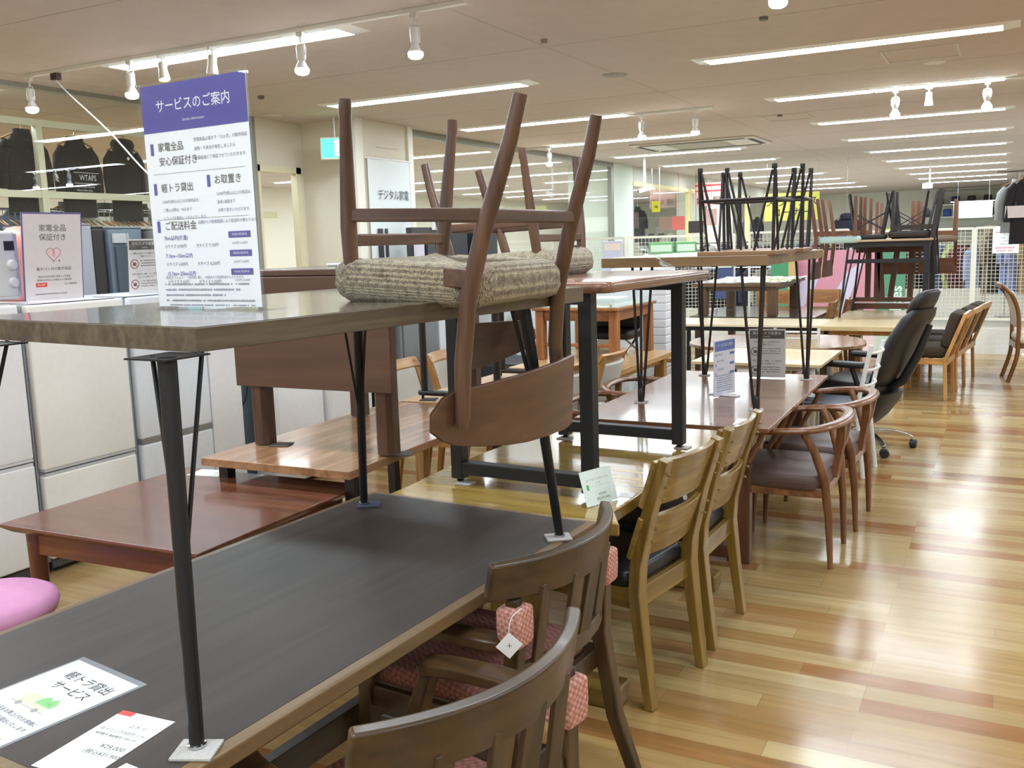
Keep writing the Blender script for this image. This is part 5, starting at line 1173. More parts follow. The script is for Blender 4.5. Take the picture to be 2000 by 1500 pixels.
MB0 = MB().tube(bez([(-3.42,7.7,0.98),(-3.40,7.68,0.8),(-3.43,7.72,0.62),(-3.40,7.7,0.5)],4),0.012,8).lathe([(0.03,0),(0.045,0.02),(0.03,0.05)],(-3.41,7.69,0.97),12)
tag(MB0.build('shower_hose',flat((206,208,206),0.4)),'pale hose and head hanging on the white appliance behind the heater table','hose')
# microwave, pink rice-cooker shape, and the two notices on the fridge tops
t = thing('microwave','white microwave with two round knobs standing at the picture edge on the white refrigerator','microwave',(-4.42,2.77,1.363),R(4))
MB().rbox(-0.16,0.12,-0.24,0.24,0,0.335,0.02,4).build('body',flat((226,222,220),0.4),t)
MB().box(0.12,0.126,0.10,0.235,0.02,0.32).build('control_panel',flat((214,212,212),0.4),t,smooth=0)
MB().box(0.126,0.128,0.16,0.215,0.24,0.285).build('display',flat((44,44,44),0.2),t,smooth=0)
for z in (0.17,0.085):
    k = MB(); k.T = Matrix.Translation((0.126,0.19,z)) @ Matrix.Rotation(R(90),4,'Y'); k.lathe([(0.026,0),(0.026,0.006),(0.020,0.02),(0.001,0.021)],n=18); k.build('knob',flat((226,226,226),0.3),t)
tag(MB().rbox(-4.5,-4.22,2.66,2.88,1.70,1.79,0.02,3).build('plastic_tray',flat((224,222,218),0.5)),'white plastic tray lying on the microwave at the picture edge','tray')
t = thing('ice_shaver','coral pink rounded appliance beside the microwave','appliance',(-4.60,3.22,1.35)); MB().loft([[(0.11*math.cos(a)*k,0.085*math.sin(a)*k,z) for a in [2*math.pi*j/20 for j in range(20)]] for z,k in ((0,1),(0.2,1.0),(0.29,0.95),(0.34,0.8),(0.37,0.5),(0.38,0.1))]).build('body',flat((238,160,142),0.35),t)
MB().box(-0.11,0.12,-0.085,0.085,-0.008,0.0).build('base',flat((150,90,70),0.5),t)
t = thing('warranty_sign','upright warranty notice with a pink heart on the refrigerators','sign',(-4.24,3.14,1.352),R(84))
w, h = 0.30, 0.425
L3 = Matrix.Rotation(R(6),4,'X')
m = MB(); m.T = L3; m.box(-w/2-0.006,w/2+0.006,0.0,0.006,0,h+0.008).build('backing_board',flat((110,104,158),0.4),t,smooth=0)
p = panel(t,w,h,(0,0.0,0),L3); p.box(-w/2,w/2,0,h,0,0.001); p.build('paper',flat((226,218,220),0.5),t,smooth=0)
q = panel(t,w,h,(0,-0.0012,0),L3)
q.mi=0; q.text('家電全品',0.036,0,h-0.07,0.0004,wt=0.006); q.text('保証付き',0.036,0,h-0.115,0.0004,wt=0.006); q.text('最大12ヶ月の動作保証',0.0185,0,h-0.27,0.0004,wt=0.006)
for k,s_ in enumerate(('税抜5,000円未満の商品:1ヶ月保証','税抜5,000円以上の商品:6ヶ月間保証')): q.text(s_,0.0115,0,h-0.308-0.017*k,0.0004)
q.text('12ヶ月間保証',0.0115,0.085,h-0.347,0.0004); fine(q,-0.10,0.032,0.17,0.006)
q.mi=1; q.box(-0.098,-0.04,h-0.358,h-0.337,0.0003,0.0005)
q.mi=2; hp=[]
for k in range(40):
    a=2*math.pi*k/40; hp.append((0.0024*16*math.sin(a)**3*0.95, h-0.195+0.0024*(13*math.cos(a)-5*math.cos(2*a)-2*math.cos(3*a)-math.cos(4*a))))
q.prism(hp,0.0002,0.0004)
q.mi=3; q.tube([(x,y,0.0008) for x,y in hp],0.0011,5,(0,0,1),True); q.tube([(0.0,h-0.185,0.0008),(-0.006,h-0.2,0.0008),(0.0,h-0.208,0.0008),(0.005,h-0.195,0.0008),(0.0,h-0.182,0.0008)],0.001,5)
q.mi=3; q.text('+',0.03,0.028,h-0.232,0.0008); q.mi=4; q.text('安心保証',0.010,-0.069,h-0.347,0.0008)
q.build('lettering',[flat((96,92,94),0.6),RED,flat((240,208,212),0.6),flat((150,116,128),0.6),PAPER],t,smooth=0)
camera_sign((-4.25,3.72,1.345),R(84),0.21,0.30,'camera notice with red rings on top of the refrigerators',R(5),flat((190,70,74),0.6))
MB1 = MB().box(-4.45,-4.17,2.95,3.45,1.3425,1.3435); tag(MB1.build('paper_sheet',flat((236,236,240),0.5),smooth=0),'white paper sheet lying under the warranty notice','paper')
tag(MB().box(-4.42,-4.16,3.5,3.98,1.343,1.349).build('paper_sheet',flat((238,238,242),0.5),smooth=0),'white bag sheet lying under the camera notice on the refrigerators','paper')
tag(MB().rbox(-2.85,-2.35,3.55,3.85,1.4825,1.494,0.02,3).build('paper_bundle',flat((232,234,234),0.5)),'white paper folder lying on the drop-leaf table top','paper')
# ---------------------------------------------------------------- the clothing shop behind the glass and the wire fence
def garment(w, l, c, sleeve=0.42, hood=False, depth=0.10, open_front=False):
    # hangs from z=0 (hook) downwards, width along x, front toward -y
    m = MB(); sh = w/2
    def el(a, d, z, n=16): return [(a*math.cos(2*math.pi*k/n), d*math.sin(2*math.pi*k/n)+0.006*math.sin(3*2*math.pi*k/n+z*20), z) for k in range(n)]
    m.loft([el(sh*0.86,depth*0.55,-l),el(sh*0.84,depth*0.55,-l*0.7),el(sh*0.84,depth*0.55,-l*0.45),el(sh*0.88,depth*0.5,-0.25),el(sh*0.78,depth*0.45,-0.175),el(sh*0.5,depth*0.42,-0.115),el(0.085,0.05,-0.075),el(0.08,0.045,-0.04)])
    if sleeve:
        for s in (-1,1):
            m.sweep([(math.cos(2*math.pi*k/10),math.sin(2*math.pi*k/10)) for k in range(10)], [(s*sh*0.60,0,-0.155),(s*sh*0.84,0,-0.23),(s*(sh*0.98),-0.01,-0.14-sleeve*0.55),(s*(sh*1.0),-0.02,-0.14-sleeve)], (0,1,0), [(0.055,0.035),(0.062,0.04),(0.052,0.036),(0.042,0.03)])
    if hood: m.loft([el(0.12,0.07,-0.12),el(0.13,0.085,-0.06),el(0.10,0.07,-0.02),el(0.04,0.03,-0.005)])
    return m
def hook(t, c=None):
    MB().tube(bez([(-0.19,0,-0.13),(0,0,-0.06),(0.19,0,-0.13)],4),0.008,6,(0,1,0)).build('hanger', c or flat((150,104,62),0.5), t)
    MB().tube(bez([(0,0,-0.06),(0,0,0.0),(0.015,0,0.02),(0.03,0,0.01)],4),0.003,5,(0,1,0)).build('hanger_hook', CHROME, t)
def hang(x,y,z,rz,w,l,c,label,sleeve=0.42,hood=False,group=None,name='jacket',cat='jacket',hng=None,rough=0.85,wire=False):
    t = thing(name,label,cat,(x,y,z),rz,group); hook(t,hng)
    if wire: MB().tube([(0,0,0.018),(0,0,3.0-z)],0.004,5).build('wire',CHROME,t)
    garment(w,l,c,sleeve,hood).build('cloth',flat(c,rough,noise=0.15,scale=14),t,smooth=70); return t
IVORY = flat((226,222,196),0.5)
t = thing('shelf_unit','ivory shelving frame hung with black jackets behind the glass','shelf frame',(-7.62,5.63,0))
MB().box(-0.03,0.03,-0.03,0.03,0,2.72).build('post',IVORY,t,smooth=0)
for y in (-2.2,1.6,): MB().box(-0.03,0.03,y-0.03,y+0.03,0,2.72).build('post',IVORY,t,smooth=0)
for z in (2.12,2.74): MB().box(-0.02,0.02,-2.2,1.6,z-0.03,z+0.03).build('cross_bar',IVORY,t,smooth=0)
MB().tube([(-0.12,-2.2,2.735),(-0.12,1.6,2.735)],0.012,8).build('hanging_rail',CHROME,t)
MB().tube([(-0.58,-2.2,2.14),(-0.58,1.6,2.14)],0.012,8).build('lower_rail',CHROME,t)
BK = (12,12,13)
hang(-7.74,5.02,2.72,R(90),0.42,0.75,(46,43,44),'charcoal jacket at the picture edge behind the glass, on the display frame')
hang(-7.74,5.56,2.73,R(88),0.43,0.76,BK,'plain black jacket under the glare streak, beside the ivory post')
j = hang(-7.74,6.10,2.71,R(90),0.43,0.78,BK,'black jacket with white lettering on its back, behind the ivory post')
q = MB(); q.T = Matrix.Translation((0.03,-0.062,-0.42)) @ Matrix.Rotation(R(90),4,'X')
q.text('WTAPS',0.075,0.03,0.0,0,wt=0.006,sx=0.75); q.box(-0.12,0.16,0.045,0.05,0,0.001).box(-0.12,0.16,-0.052,-0.047,0,0.001)
for k in range(4): q.text('Where there, those kind'[:22-3*k],0.028,-0.1,-0.08-0.034*k,0,'LEFT',sx=0.75)
q.build('lettering',flat((226,226,226),0.6),j,smooth=0)
hang(-7.74,6.64,2.70,R(92),0.44,0.80,(18,19,21),'black hooded jacket with a small white badge, nearest the tall service sign',0.44,True)
q = tag(MB().lathe([(0.001,0),(0.015,0.001),(0.015,0.004),(0.001,0.005)],n=12).build('badge',WHITE,loc=(-7.675,6.64,2.50),rot=(0,R(90),0)),'small round white badge on the hooded jacket','badge')
hang(-7.74,7.2,2.71,R(90),0.48,0.8,(40,38,38),'dark jacket on the display frame, mostly behind the tall service sign')
for k,(y,c) in enumerate(((5.0,(44,46,44)),(5.35,(52,56,52)),(5.85,(34,36,36)),(6.3,(46,50,48)),(6.75,(50,54,50)),(7.2,(44,46,46)))):
    hang(-8.2,y,2.14,R(90),0.46,0.5,c,'dark top hung below the cross bar behind the glass',0.3,group='dark tops under the cross bar',name='pullover',cat='clothes')
# rack of white shirts on wooden hangers, seen edge on
t = thing('clothes_rail','chrome rail of white shirts behind the fridges, inside the glazed shop','clothes rail',(-7.85,6.2,0)); MB().tube([(0,-1.1,2.0),(0,1.0,2.0)],0.013,8).build('rail',CHROME,t)
for y in (-1.1,1.0): MB().tube([(0,y,0),(0,y,2.0)],0.015,8).build('post',CHROME,t)
s0 = None
for k in range(24):
    y = 5.62+0.055*k
    if s0 is None: s0 = hang(-7.85,y,1.98,R(4),0.44,0.75,(226,222,206),'white shirt on a wooden hanger in the tight row behind the fridges',0.45,group='white shirts on the rail',name='shirt',cat='shirt',hng=flat((176,122,72),0.5))
    else: copy_thing(s0,None,(-7.85+random.uniform(-0.015,0.015),y,1.98),R(random.uniform(-8,8)))
s1 = None
for k in range(7):
    y = 5.14+0.06*k
    if s1 is None: s1 = hang(-7.85,y,1.98,R(4),0.44,0.75,(92,100,120),'blue grey shirt on a wooden hanger by the picture edge behind the fridges',0.45,group='blue grey shirts on the rail',name='shirt',cat='shirt',hng=flat((176,122,72),0.5))
    else: copy_thing(s1,None,(-7.85,y,1.98),R(random.uniform(-8,8)))
# clothes in the beige opening and other racks
hang(-8.0,8.35,2.46,R(90),0.5,0.95,(206,184,150),'beige coat hanging in the opening beside the corner wall',0.5,name='coat',cat='coat')
hang(-8.1,7.75,2.46,R(90),0.5,0.9,(64,60,60),'dark coat in the opening, under the bright bulb',0.5,name='coat',cat='coat')
hang(-8.05,8.08,2.46,R(90),0.5,0.9,(54,56,66),'navy coat in the opening, between the dark one and the beige one',0.5,name='coat',cat='coat')
t = thing('display_shelf','white shelf frame inside the opening beside the corner wall','shelf frame',(-7.75,8.3,0))
MB().box(-0.02,0.02,-0.5,0.5,1.95,2.02).build('cross_bar',IVORY,t,smooth=0); MB().box(-0.02,0.02,0.18,0.23,0,1.95).build('post',IVORY,t,smooth=0); MB().box(-0.02,0.02,-0.5,-0.45,0,2.02).build('post',IVORY,t,smooth=0)
for k,(y,c) in enumerate(((7.9,(70,74,78)),(8.1,(52,58,62)),(8.45,(186,166,136)))): hang(-8.0,y,1.9,R(90),0.45,0.8,c,('grey top','dark slate top','tan top')[k]+' on the lower rail inside the opening',0.4,name='pullover',cat='clothes')
# exit sign, banner on the pillar
t = thing('exit_sign','green emergency exit sign hanging from the ceiling by the pillar','exit sign',(-6.62,8.55,0),R(28))
MB().box(-0.16,0.16,-0.03,0.03,2.54,2.78).build('housing',flat((222,226,214),0.4),t,bevel=0.006); MB().tube([(0,0,2.78),(0,0,3.0)],0.008,8).build('rod',WHITE,t)
MB().box(-0.145,0.145,-0.034,-0.03,2.56,2.76).build('face',emit((60,200,130),1.3),t,smooth=0)
q = MB(); q.T = Matrix.Translation((0,-0.0345,2.66)) @ Matrix.Rotation(R(90),4,'X'); q.box(0.0,0.13,-0.085,0.085,0,0.0006); q.mi=1; q.lathe([(0.015,0.0008),(0.015,0.0014),(0.001,0.0014)],(0.065,0.05,0),10).prism([(0.03,-0.06),(0.05,-0.02),(0.05,0.03),(0.085,0.03),(0.08,-0.01),(0.1,-0.06),(0.085,-0.06),(0.065,-0.02),(0.045,-0.06)],0.0008,0.0012); q.build('running_figure',[emit((240,255,246),1.3),emit((60,200,130),1.3)],t,smooth=0)
t = thing('banner','white cloth banner about buying digital appliances on the pillar','banner',(-6.465,9.34,0))
BT = Matrix.Rotation(R(90),4,'Z')
m = MB(); m.T = BT; m.sheet([[(-0.42+0.84*i/8, 0.004*math.sin(i*1.3), 1.2+1.37*j/5) for j in range(6)] for i in range(9)],0.003); m.build('cloth',flat((226,232,232),0.7),t)
MB().tube([(0.0,-0.46,2.575),(0.0,0.46,2.575)],0.010,8).build('rod',WHITE,t); MB().tube([(0,-0.36,2.58),(0,-0.24,2.72),(0,0.24,2.72),(0,0.36,2.58)],0.004,6).build('cord',WHITE,t)
q = MB(); q.T = Matrix.Translation((0.012,0,0)) @ BT @ Matrix.Rotation(R(90),4,'X'); q.mi=0; q.text('デジタル家電',0.125,0.06,2.16,0,sx=0.85); q.box(-0.23,0.33,1.88,2.0,0,0.002); q.mi=1; q.text('買取いたします。',0.075,0.05,1.94,0.003,wt=0.006,sx=0.92)
q.mi=2; q.box(-0.3,-0.2,1.35,1.78,0,0.002).box(-0.16,-0.1,1.45,1.78,0,0.002)
q.build('lettering',[flat((66,62,70),0.7),flat((236,236,236),0.7),flat((60,58,60),0.6)],t,smooth=0)
t = thing('pegboard_rack','black accessory rack with hanging packets in front of the pillar banner','rack',(-6.1,9.45,0))
MB().box(-0.04,0.04,-0.3,0.3,0,1.78).build('board',flat((56,56,58),0.5),t,smooth=0)
for y,z,c in ((-0.2,1.52,(204,200,212)),(0.05,1.55,(60,60,64)),(0.22,1.5,(48,48,52))): MB().box(0.05,0.08,y-0.09,y+0.09,z-0.16,z+0.12).build('packet',flat(c,0.5),t,smooth=0)
MB().tube([(0.05,0.3,2.08),(0.05,0.12,2.08)],0.006,6).tube([(0,0.3,0),(0,0.3,2.1)],0.01,8).build('wire_arm',CHROME,t)
for y in (0.16,0.26): MB().box(0.045,0.052,y-0.04,y+0.04,1.75,2.06).build('clear_packet',flat((216,216,214),0.3),t,smooth=0)
plain_box('speaker_tower',-6.4,-6.05,10.0,10.4,1.75,(40,42,46),'dark tower appliance behind the black accessory rack','appliance')
plain_box('speaker_tower',-6.4,-6.0,10.6,11.1,1.72,(46,48,52),'dark ribbed tower appliance beside the glass partition','appliance')

# ---------------------------------------------------------------- the wire fence across the shop
FW = flat((226,222,206),0.45,0.1)
def fence(x0,y0,x1,y1,z0,z1,label,step=0.062):
    L = math.hypot(x1-x0,y1-y0); t = thing('wire_fence',label,'fence',(x0,y0,0),math.atan2(y1-y0,x1-x0))
    m = MB(); n = int(L/step); k = int((z1-z0)/step); r = 0.003
    for i in range(1,n): m.box(i*step-r,i*step+r,-r,r,z0,z1)
    for j in range(1,k): m.box(0,L,-r,r,z0+j*step-r,z0+j*step+r)
    m.build('grid',FW,t,smooth=0)
    for x in (0,L): MB().box(x-0.02,x+0.02,-0.02,0.02,0.02,z1+0.01).build('post',FW,t,smooth=0)
    for z in (z0,z1): MB().box(0,L,-0.018,0.018,z-0.02,z+0.02).build('rail',FW,t,smooth=0)
    for x in (0,L): MB().box(x-0.03,x+0.03,-0.2,0.2,0,0.03).build('foot',FW,t,smooth=0)
fence(-0.46,17.4,1.5,17.4,0.08,1.58,'white wire grid fence panel with the paper notice, at the picture edge')
fence(-2.42,17.45,-0.50,17.41,0.08,1.575,'white wire grid fence panel behind the stack of upturned stools')
fence(-4.15,17.3,-2.46,17.4,0.08,1.62,'white wire grid fence panel behind the yellow banner end')
fence(-5.9,15.7,-4.2,16.4,0.08,1.60,'white wire grid fence panel behind the hairpin oak table')
fence(-7.3,15.6,-5.95,15.66,0.08,1.60,'white wire grid fence panel in front of the white column')
t = thing('paper_notice','white paper notice with red printing on the wire fence','notice',(-0.02,17.36,0))
MB().box(-0.19,0.19,-0.002,0.002,1.16,1.585).build('paper',PAPER,t,smooth=0)
q = MB(); q.T = Matrix.Translation((0,-0.0026,1.37)) @ Matrix.Rotation(R(90),4,'X'); q.mi=0; q.box(-0.07,0.07,0.155,0.195,0,0.0006).box(-0.16,0.16,0.125,0.135,0,0.0006); q.mi=1; q.text('平日',0.04,0,0.085,0.0006); q.text('10:00~20:00',0.035,0,0.04,0.0006); q.text('土日',0.04,0,-0.01,0.0006); q.text('10:00~20:00',0.035,0,-0.06,0.0006); q.mi=0; fine(q,-0.15,-0.12,0.3,0.03); fine(q,-0.13,-0.165,0.26,0.025)
q.build('lettering',[flat((214,90,100),0.6),flat((80,76,80),0.6)],t,smooth=0)
# clothes on racks right behind the fence
def rack(x0,x1,y,z,label):
    t = thing('clothes_rack',label,'clothes rack',((x0+x1)/2,y,0)); h=(x1-x0)/2
    MB().tube([(-h,0,z),(h,0,z)],0.014,8).build('rail',CHROME,t)
    for s in (-1,1):
        MB().tube([(s*h,0,0.06),(s*h,0,z)],0.014,8).build('post',CHROME,t); MB().box(s*h-0.02,s*h+0.02,-0.25,0.25,0.03,0.06).build('foot',CHROME,t,smooth=0)
rack(-2.2,-0.3,18.1,1.36,'chrome clothes rack behind the fence panel by the stools')
rack(-0.35,1.6,18.3,1.62,'chrome clothes rack behind the fence panel with the notice')
rack(-5.8,-2.5,18.4,1.45,'long chrome clothes rack behind the pink poster')
GC = [(-2.1,(70,120,104),'teal green'),(-1.95,(150,170,156),'pale sage'),(-1.82,(20,20,22),'black'),(-1.66,(24,24,26),'jet black'),(-1.5,(40,36,40),'ink black'),(-1.34,(22,22,24),'coal black'),(-1.18,(96,112,136),'denim blue'),(-1.02,(84,104,130),'faded denim'),(-0.88,(170,188,110),'lime green'),(-0.74,(104,50,66),'maroon'),(-0.62,(92,42,58),'dark maroon'),(-0.5,(160,172,206),'pale blue')]
for x,c,n_ in GC: hang(x,18.1+random.uniform(-0.03,0.03),1.34,R(58+random.uniform(-12,12)),0.46,0.78,c,n_+' garment on the rack behind the fence by the stools',0.5,name='garment',cat='clothes')
GC = [(-0.28,(150,132,106),'mushroom brown'),(-0.12,(56,48,42),'dark brown'),(0.02,(138,154,210),'light blue'),(0.14,(150,162,210),'sky blue'),(0.3,(176,146,104),'tan'),(0.42,(182,152,110),'camel'),(0.54,(214,206,196),'off white'),(0.68,(172,142,98),'sand'),(0.82,(90,30,52),'wine red'),(0.95,(84,26,50),'burgundy'),(1.1,(96,70,60),'cocoa')]
for x,c,n_ in GC: hang(x,18.3+random.uniform(-0.03,0.03),1.60,R(55+random.uniform(-14,14)),0.46,1.15,c,n_+' long garment on the rack behind the fence notice',0.5,name='garment',cat='clothes')
for k in range(18):
    x=-5.7+0.18*k; c=random.choice([(30,30,36),(52,60,90),(70,80,112),(190,190,186),(44,44,48),(96,104,130)])
    hang(x,18.4,1.43,R(60+random.uniform(-14,14)),0.45,0.8,c,'garment in the long row behind the pink poster and the fence',0.5,group='garments in the long row behind the poster',name='garment',cat='clothes')
rack(-5.8,-2.5,17.9,0.98,'low chrome clothes rack close behind the pink poster')
for k in range(17):
    x=-5.65+0.19*k; c=random.choice([(24,24,30),(40,46,74),(56,64,92),(170,168,160),(36,36,40),(70,78,104)])
    hang(x,17.9,0.97,R(60+random.uniform(-14,14)),0.45,0.75,c,'garment in the low row close behind the pink poster and the fence',0.5,group='garments in the low row behind the poster',name='garment',cat='clothes')
tag(MB().box(-2.35,-1.9,18.05,18.08,1.24,1.30).build('size_tag',flat((236,150,130),0.6),smooth=0),'coral size tag on the clothes rack behind the fence','tag')
# big pink and green poster board
t = thing('poster_board','large pink and green poster board with pale lettering before the fence','poster',(-2.42,17.1,0))
MB().box(-1.12,0.93,-0.02,0.02,0.0,1.28).build('board',flat((206,140,156),0.5),t,smooth=0)
m = MB(); m.box(0.47,0.93,-0.024,-0.021,0.05,1.28).build('green_panel',flat((86,140,108),0.5),t,smooth=0)
m = MB(); m.box(-1.12,-1.0,-0.024,-0.021,0.05,1.28).build('tan_strip',flat((196,166,110),0.5),t,smooth=0)
m = MB(); m.T = Matrix.Translation((0,-0.0225,0)) @ Matrix.Rotation(R(90),4,'X'); m.prism([(-0.98,0.2),(-0.8,0.22),(-0.6,0.45),(-0.45,0.85),(-0.55,1.0),(-0.8,0.7),(-0.95,0.45)],0,0.001); m.prism([(-0.4,0.1),(-0.05,0.2),(0.1,0.6),(0.25,1.1),(0.0,0.9),(-0.2,0.55)],0,0.001); m.build('pale_swoosh',flat((206,196,216),0.5),t,smooth=0)
q = MB(); q.T = Matrix.Translation((0.80,-0.0245,0.45)) @ Matrix.Rotation(R(90),4,'X') @ Matrix.Rotation(R(90),4,'Z'); q.text('loes',0.26,0.0,0.0,0,wt=0.03); q.build('lettering',flat((214,228,216),0.5),t,smooth=0)
t = thing('poster_board','narrow green poster board behind the film wrapped table','poster',(-3.55,16.9,0)); MB().box(-0.12,0.18,-0.02,0.02,0.0,1.30).build('board',flat((70,142,100),0.5),t,smooth=0); MB().box(0.18,0.3,-0.02,0.02,0.05,1.3).build('edge',flat((196,166,110),0.5),t,smooth=0)
# hung goods on the near fence panels
for k,(x,y,w_,z0,z1,c,l) in enumerate(((-6.85,15.5,0.36,0.7,1.5,(40,40,42),'black cloth bag sheet hung on the wire fence before the column'),(-6.1,15.55,0.34,0.5,1.55,(196,196,216),'lavender white sheet hung on the wire fence'),(-5.35,15.95,0.42,1.15,1.5,(110,178,116),'green packaged goods hung on the wire fence, inner pack'),(-4.95,16.1,0.36,1.15,1.5,(104,172,112),'green packaged goods hung on the wire fence, next to the inner pack'),(-4.3,16.2,0.3,0.5,1.2,(66,76,120),'navy cloth hung on the wire fence behind the hairpin legs'))):
    t = thing('hung_goods',l,'goods',(x,y-0.06,0),R(18)); MB().box(-w_/2,w_/2,-0.03,0.03,z0,z1).build('pack',flat(c,0.6,noise=0.1,scale=20),t,bevel=0.01)
    MB().box(-w_/2+0.03,w_/2-0.03,-0.034,-0.03,z1-0.16,z1-0.04).build('header_card',flat((224,206,196) if k<2 else (208,226,206),0.6),t,smooth=0)
    MB().tube([(0,0,z1),(0,0,z1+0.05)],0.006,6).build('peg',CHROME,t)
# security camera on its pole, small yellow tag
t = thing('security_camera','white security camera on a long ceiling pole near the white column','camera',(-5.75,16.2,0)); MB().tube([(0,0,2.5),(0,0,3.0)],0.022,8).build('pole',WHITE,t)
m = MB(); m.T = Matrix.Translation((0.05,-0.02,2.45)) @ Matrix.Rotation(R(-60),4,'Z') @ Matrix.Rotation(R(15),4,'X'); m.box(-0.04,0.04,-0.16,0.1,-0.04,0.04); m.build('body',WHITE,t,bevel=0.01); m2 = MB(); m2.T = m.T; m2.box(-0.03,0.03,-0.165,-0.16,-0.03,0.03); m2.build('lens',BLACK,t,smooth=0)
t = thing('security_camera','white security camera on a short pole under the light rows by the aisle','camera',(-1.5,22.0,0)); MB().tube([(0,0,2.55),(0,0,3.0)],0.02,8).build('pole',WHITE,t); MB().box(-0.14,0.06,-0.05,0.05,2.44,2.55).build('body',WHITE,t,bevel=0.01)
# hanging banners
def hanging_banner(x,y,z0,z1,w,c,lines,label,ink=(60,56,50),rz=0,stripes=None):
    t = thing('banner',label,'banner',(x,y,0),rz); MB().box(-w/2,w/2,-0.004,0.004,z0,z1).build('cloth',flat(c,0.7),t,smooth=0)
    MB().tube([(-w/2*0.9,0,z1),(-w/2*0.9,0,3.0)],0.004,5).tube([(w/2*0.9,0,z1),(w/2*0.9,0,3.0)],0.004,5).build('wire',CHROME,t)
    q = MB(); q.T = Matrix.Translation((0,-0.006,0)) @ Matrix.Rotation(R(90),4,'X')
    for s_,sz,zz in lines: q.text(s_,sz,0,zz,0.002,wt=0.006)
    if stripes:
        q.mi = 1
        for a,b in stripes: q.box(-w/2,w/2,a,b,0.001,0.003)
    q.build('lettering',[flat(ink,0.6),flat((206,60,64),0.6)],t,smooth=0)
hanging_banner(-3.75,19.0,1.84,2.37,1.05,(226,222,110),(('スラックス',0.2,2.19),('コーナー',0.19,1.99)),'yellow hanging banner for trousers beyond the upturned stools')
hanging_banner(-6.1,21.5,2.28,2.80,0.62,(240,172,162),(('婦人服',0.19,2.38),),'red striped pink hanging banner beside the white column',stripes=((2.72,2.76),(2.6,2.63)))
hanging_banner(-6.3,18.4,2.1,2.32,0.17,(232,222,70),(('1階',0.06,2.2),),'small yellow hanging tag by the shop front')
# more clothes in the shop front beyond the columns
for x,y,z,c,l in ((-7.6,20.9,2.35,(30,30,36),'black printed shirt high in the shop front, by its frame coloured as yellow-lit'),(-7.0,26.3,2.3,(52,66,104),'blue patterned dress hung by the second column'),(-7.2,29.5,2.1,(90,98,110),'grey shirt hung in the far shop front'),(-7.1,30.6,2.2,(28,28,30),'black printed shirt hung in the far shop front')):
    hang(x,y,z,R(70),0.6,0.85,c,l,0.4,name='shirt',cat='shirt',wire=True)
for k in range(9): hang(-9.4+0.28*k,24.6,1.75,R(10),0.55,0.8,((40,44,50),(56,54,44),(160,156,140))[k%3],'shirt on the rail at the back of the shop front',0.3,group='shirts at the back of the shop front',name='shirt',cat='shirt')
t = thing('display_counter','white display counter with small goods inside the shop front','counter',(-6.1,20.0,0)); MB().box(-0.9,0.9,-0.4,0.4,0,1.25).build('body',flat((228,228,216),0.5),t,smooth=0)
for k in range(10):
    tag(MB().rbox(-6.9+0.17*k,-6.78+0.17*k,19.75,19.9,1.2505,1.36+0.1*random.random(),0.03,3).build('small_goods',flat(random.choice([(210,180,120),(60,60,66),(220,220,214),(170,90,80),(120,150,140)]),0.5)),'small item standing on the display counter in the shop front','goods','small goods on the display counter')
for k,(x,z,w_,h_,c) in enumerate(((-6.5,1.9,0.3,0.3,(226,120,110)),(-6.1,1.8,0.34,0.26,(70,60,58)),(-5.75,2.0,0.24,0.36,(232,190,186)))):
    tag(MB().box(x-w_/2,x+w_/2,20.5,20.51,z-h_/2,z+h_/2).box(x-0.004,x+0.004,20.503,20.507,z+h_/2,3.0).build('hanging_card',flat(c,0.6),smooth=0),('coral card','dark card','pale pink card')[k]+' hanging over the display counter','card')
# far end: shelves with bags, white sign, hats on the fence top
t = thing('shelf_unit','white wall shelves with dark bags at the far end of the shop','shelf',(0.0,36.8,0))
for z in (1.55,1.98,2.4): MB().box(-2.3,1.2,-0.4,0.1,z,z+0.05).build('shelf_board',flat((232,234,226),0.5),t,smooth=0)
MB().box(-2.3,1.2,0.1,0.15,0,2.9).build('back_panel',flat((216,220,206),0.7),t,smooth=0)
for k in range(14):
    x = -2.15+0.25*k; z = 2.0305 if k%2 else 2.4505; c = random.choice([(24,24,28),(40,46,90),(30,34,60),(60,84,170),(34,32,34)])
    tag(MB().rbox(x-0.13,x+0.13,36.45,36.65,z,z+0.26,0.05,3).build('bag',flat(c,0.6)),'dark bag on the far wall shelves','bag','bags on the far wall shelves')
t = thing('hanging_sign','blank looking white sign board hanging at the far end','sign',(-0.9,30.0,0)); MB().box(-0.5,0.5,-0.02,0.02,1.88,2.33).build('board',flat((234,238,224),0.5),t,smooth=0); MB().box(-0.58,0.56,-0.03,0.03,2.33,2.36).build('rail',WHITE,t,smooth=0)
MB().tube([(-0.4,0,2.36),(-0.4,0,3.0)],0.006,6).tube([(0.4,0,2.36),(0.4,0,3.0)],0.006,6).build('wire',CHROME,t)
def cap(x,y,z,c,label,s=1.0):
    t = thing('cap',label,'cap',(x,y,z),R(20)); MB().lathe([(0.001,0.13*s),(0.05*s,0.125*s),(0.09*s,0.09*s),(0.10*s,0.03*s),(0.10*s,0.0)],n=18).build('crown',flat(c,0.8),t); MB().sheet([[(x_*s,-0.09*s-0.09*s*k*(1-(x_/0.11)**2),0.005*s) for k in (0,0.5,1)] for x_ in (-0.09,-0.05,0,0.05,0.09)],0.006).build('brim',flat(c,0.8),t)
cap(-1.38,18.6,1.80,(28,24,22),'black cap with a badge on a stand behind the stools',1.5)
cap(0.0,18.8,1.70,(26,26,32),'dark cap on the clothes rack top, behind the notice',1.6)
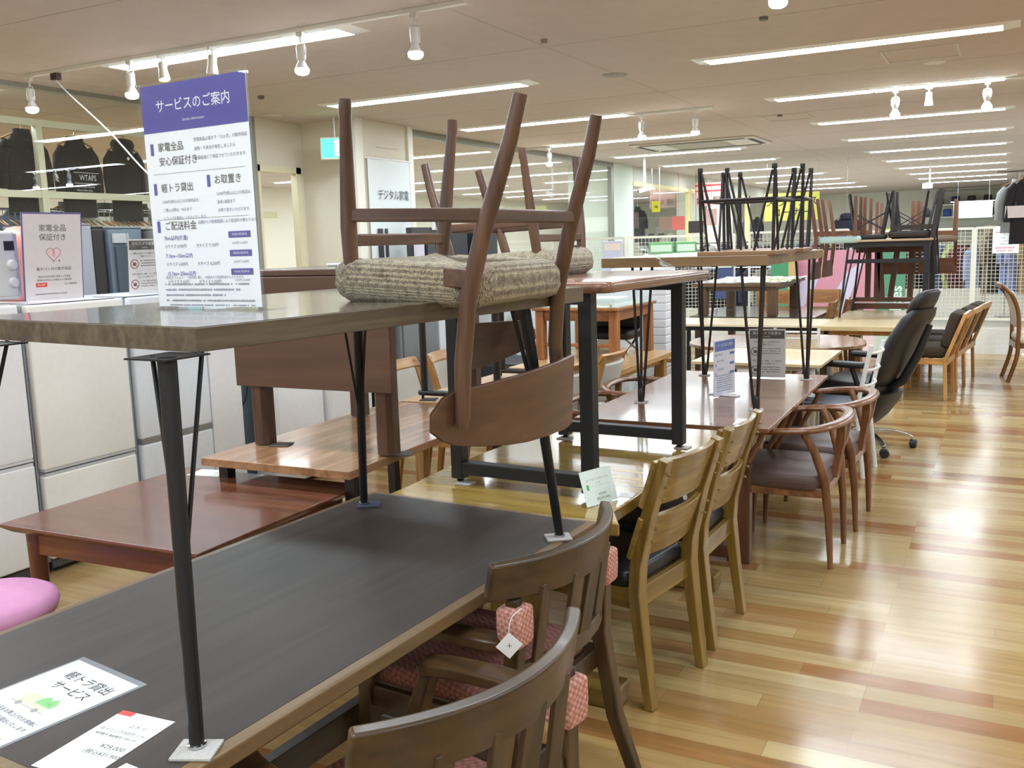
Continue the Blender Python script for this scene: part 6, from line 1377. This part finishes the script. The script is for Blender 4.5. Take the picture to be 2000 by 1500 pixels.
t = thing('hat_stand','thin stand holding a cap behind the fence by the stools','stand',(-1.38,18.6,0)); MB().tube([(0,0,0),(0,0,1.80)],0.012,8).build('post',CHROME,t); MB().lathe([(0.15,0),(0.15,0.02)],n=16).build('base',CHROME,t)
t = thing('hat_stand','thin stand holding a dark cap behind the fence notice','stand',(0.0,18.8,0)); MB().tube([(0,0,0),(0,0,1.70)],0.012,8).build('post',CHROME,t); MB().lathe([(0.15,0),(0.15,0.02)],n=16).build('base',CHROME,t)
hang(-2.75,19.2,1.95,R(10),0.5,0.55,(40,38,52),'dark blue hooded top with a white cord behind the upturned stools',0.3,True,name='hooded_sweatshirt',cat='clothes',wire=True)
tag(MB().rbox(-2.95,-2.35,19.0,19.3,1.15,1.52,0.06,4).build('purple_cushion',flat((104,70,110),0.7)),'purple folded cloth behind the upturned stools','cloth')
tag(MB().rbox(-2.15,-1.72,19.0,19.3,1.15,1.62,0.04,4).build('yellow_box',flat((176,170,70),0.6)),'olive yellow box behind the upturned stools','box')
plain_box('display_table',-3.0,-1.65,18.95,19.4,1.13,(214,216,204),'pale display table behind the fence, under the purple cloth','table')
# jackets at the picture edge near the aisle end
hang(0.22,12.9,2.22,R(15),0.5,0.85,(32,30,34),'dark jacket hanging at the picture edge above the fence',0.45)
hang(0.10,13.4,2.20,R(10),0.44,0.7,(150,150,146),'grey knit top hanging beside the dark jacket at the edge',0.4,name='pullover',cat='clothes')
t = thing('display_pole','white display pole holding jackets at the picture edge','stand',(0.16,13.1,0)); MB().tube([(0.25,0,0.0),(0.25,0,2.25)],0.02,8).build('post',WHITE,t); MB().tube([(-0.3,0,2.24),(0.4,0,2.24)],0.012,8).build('rail',CHROME,t); MB().lathe([(0.2,0),(0.2,0.02)],(0.25,0,0),16).build('base',WHITE,t)
MB().box(-0.2,0.02,-0.31,-0.306,1.68,1.82).build('price_board',flat((226,214,216),0.6),t,smooth=0)
MB().tube([(-0.09,-0.308,1.82),(-0.09,0,2.24)],0.004,5).build('price_wire',CHROME,t)
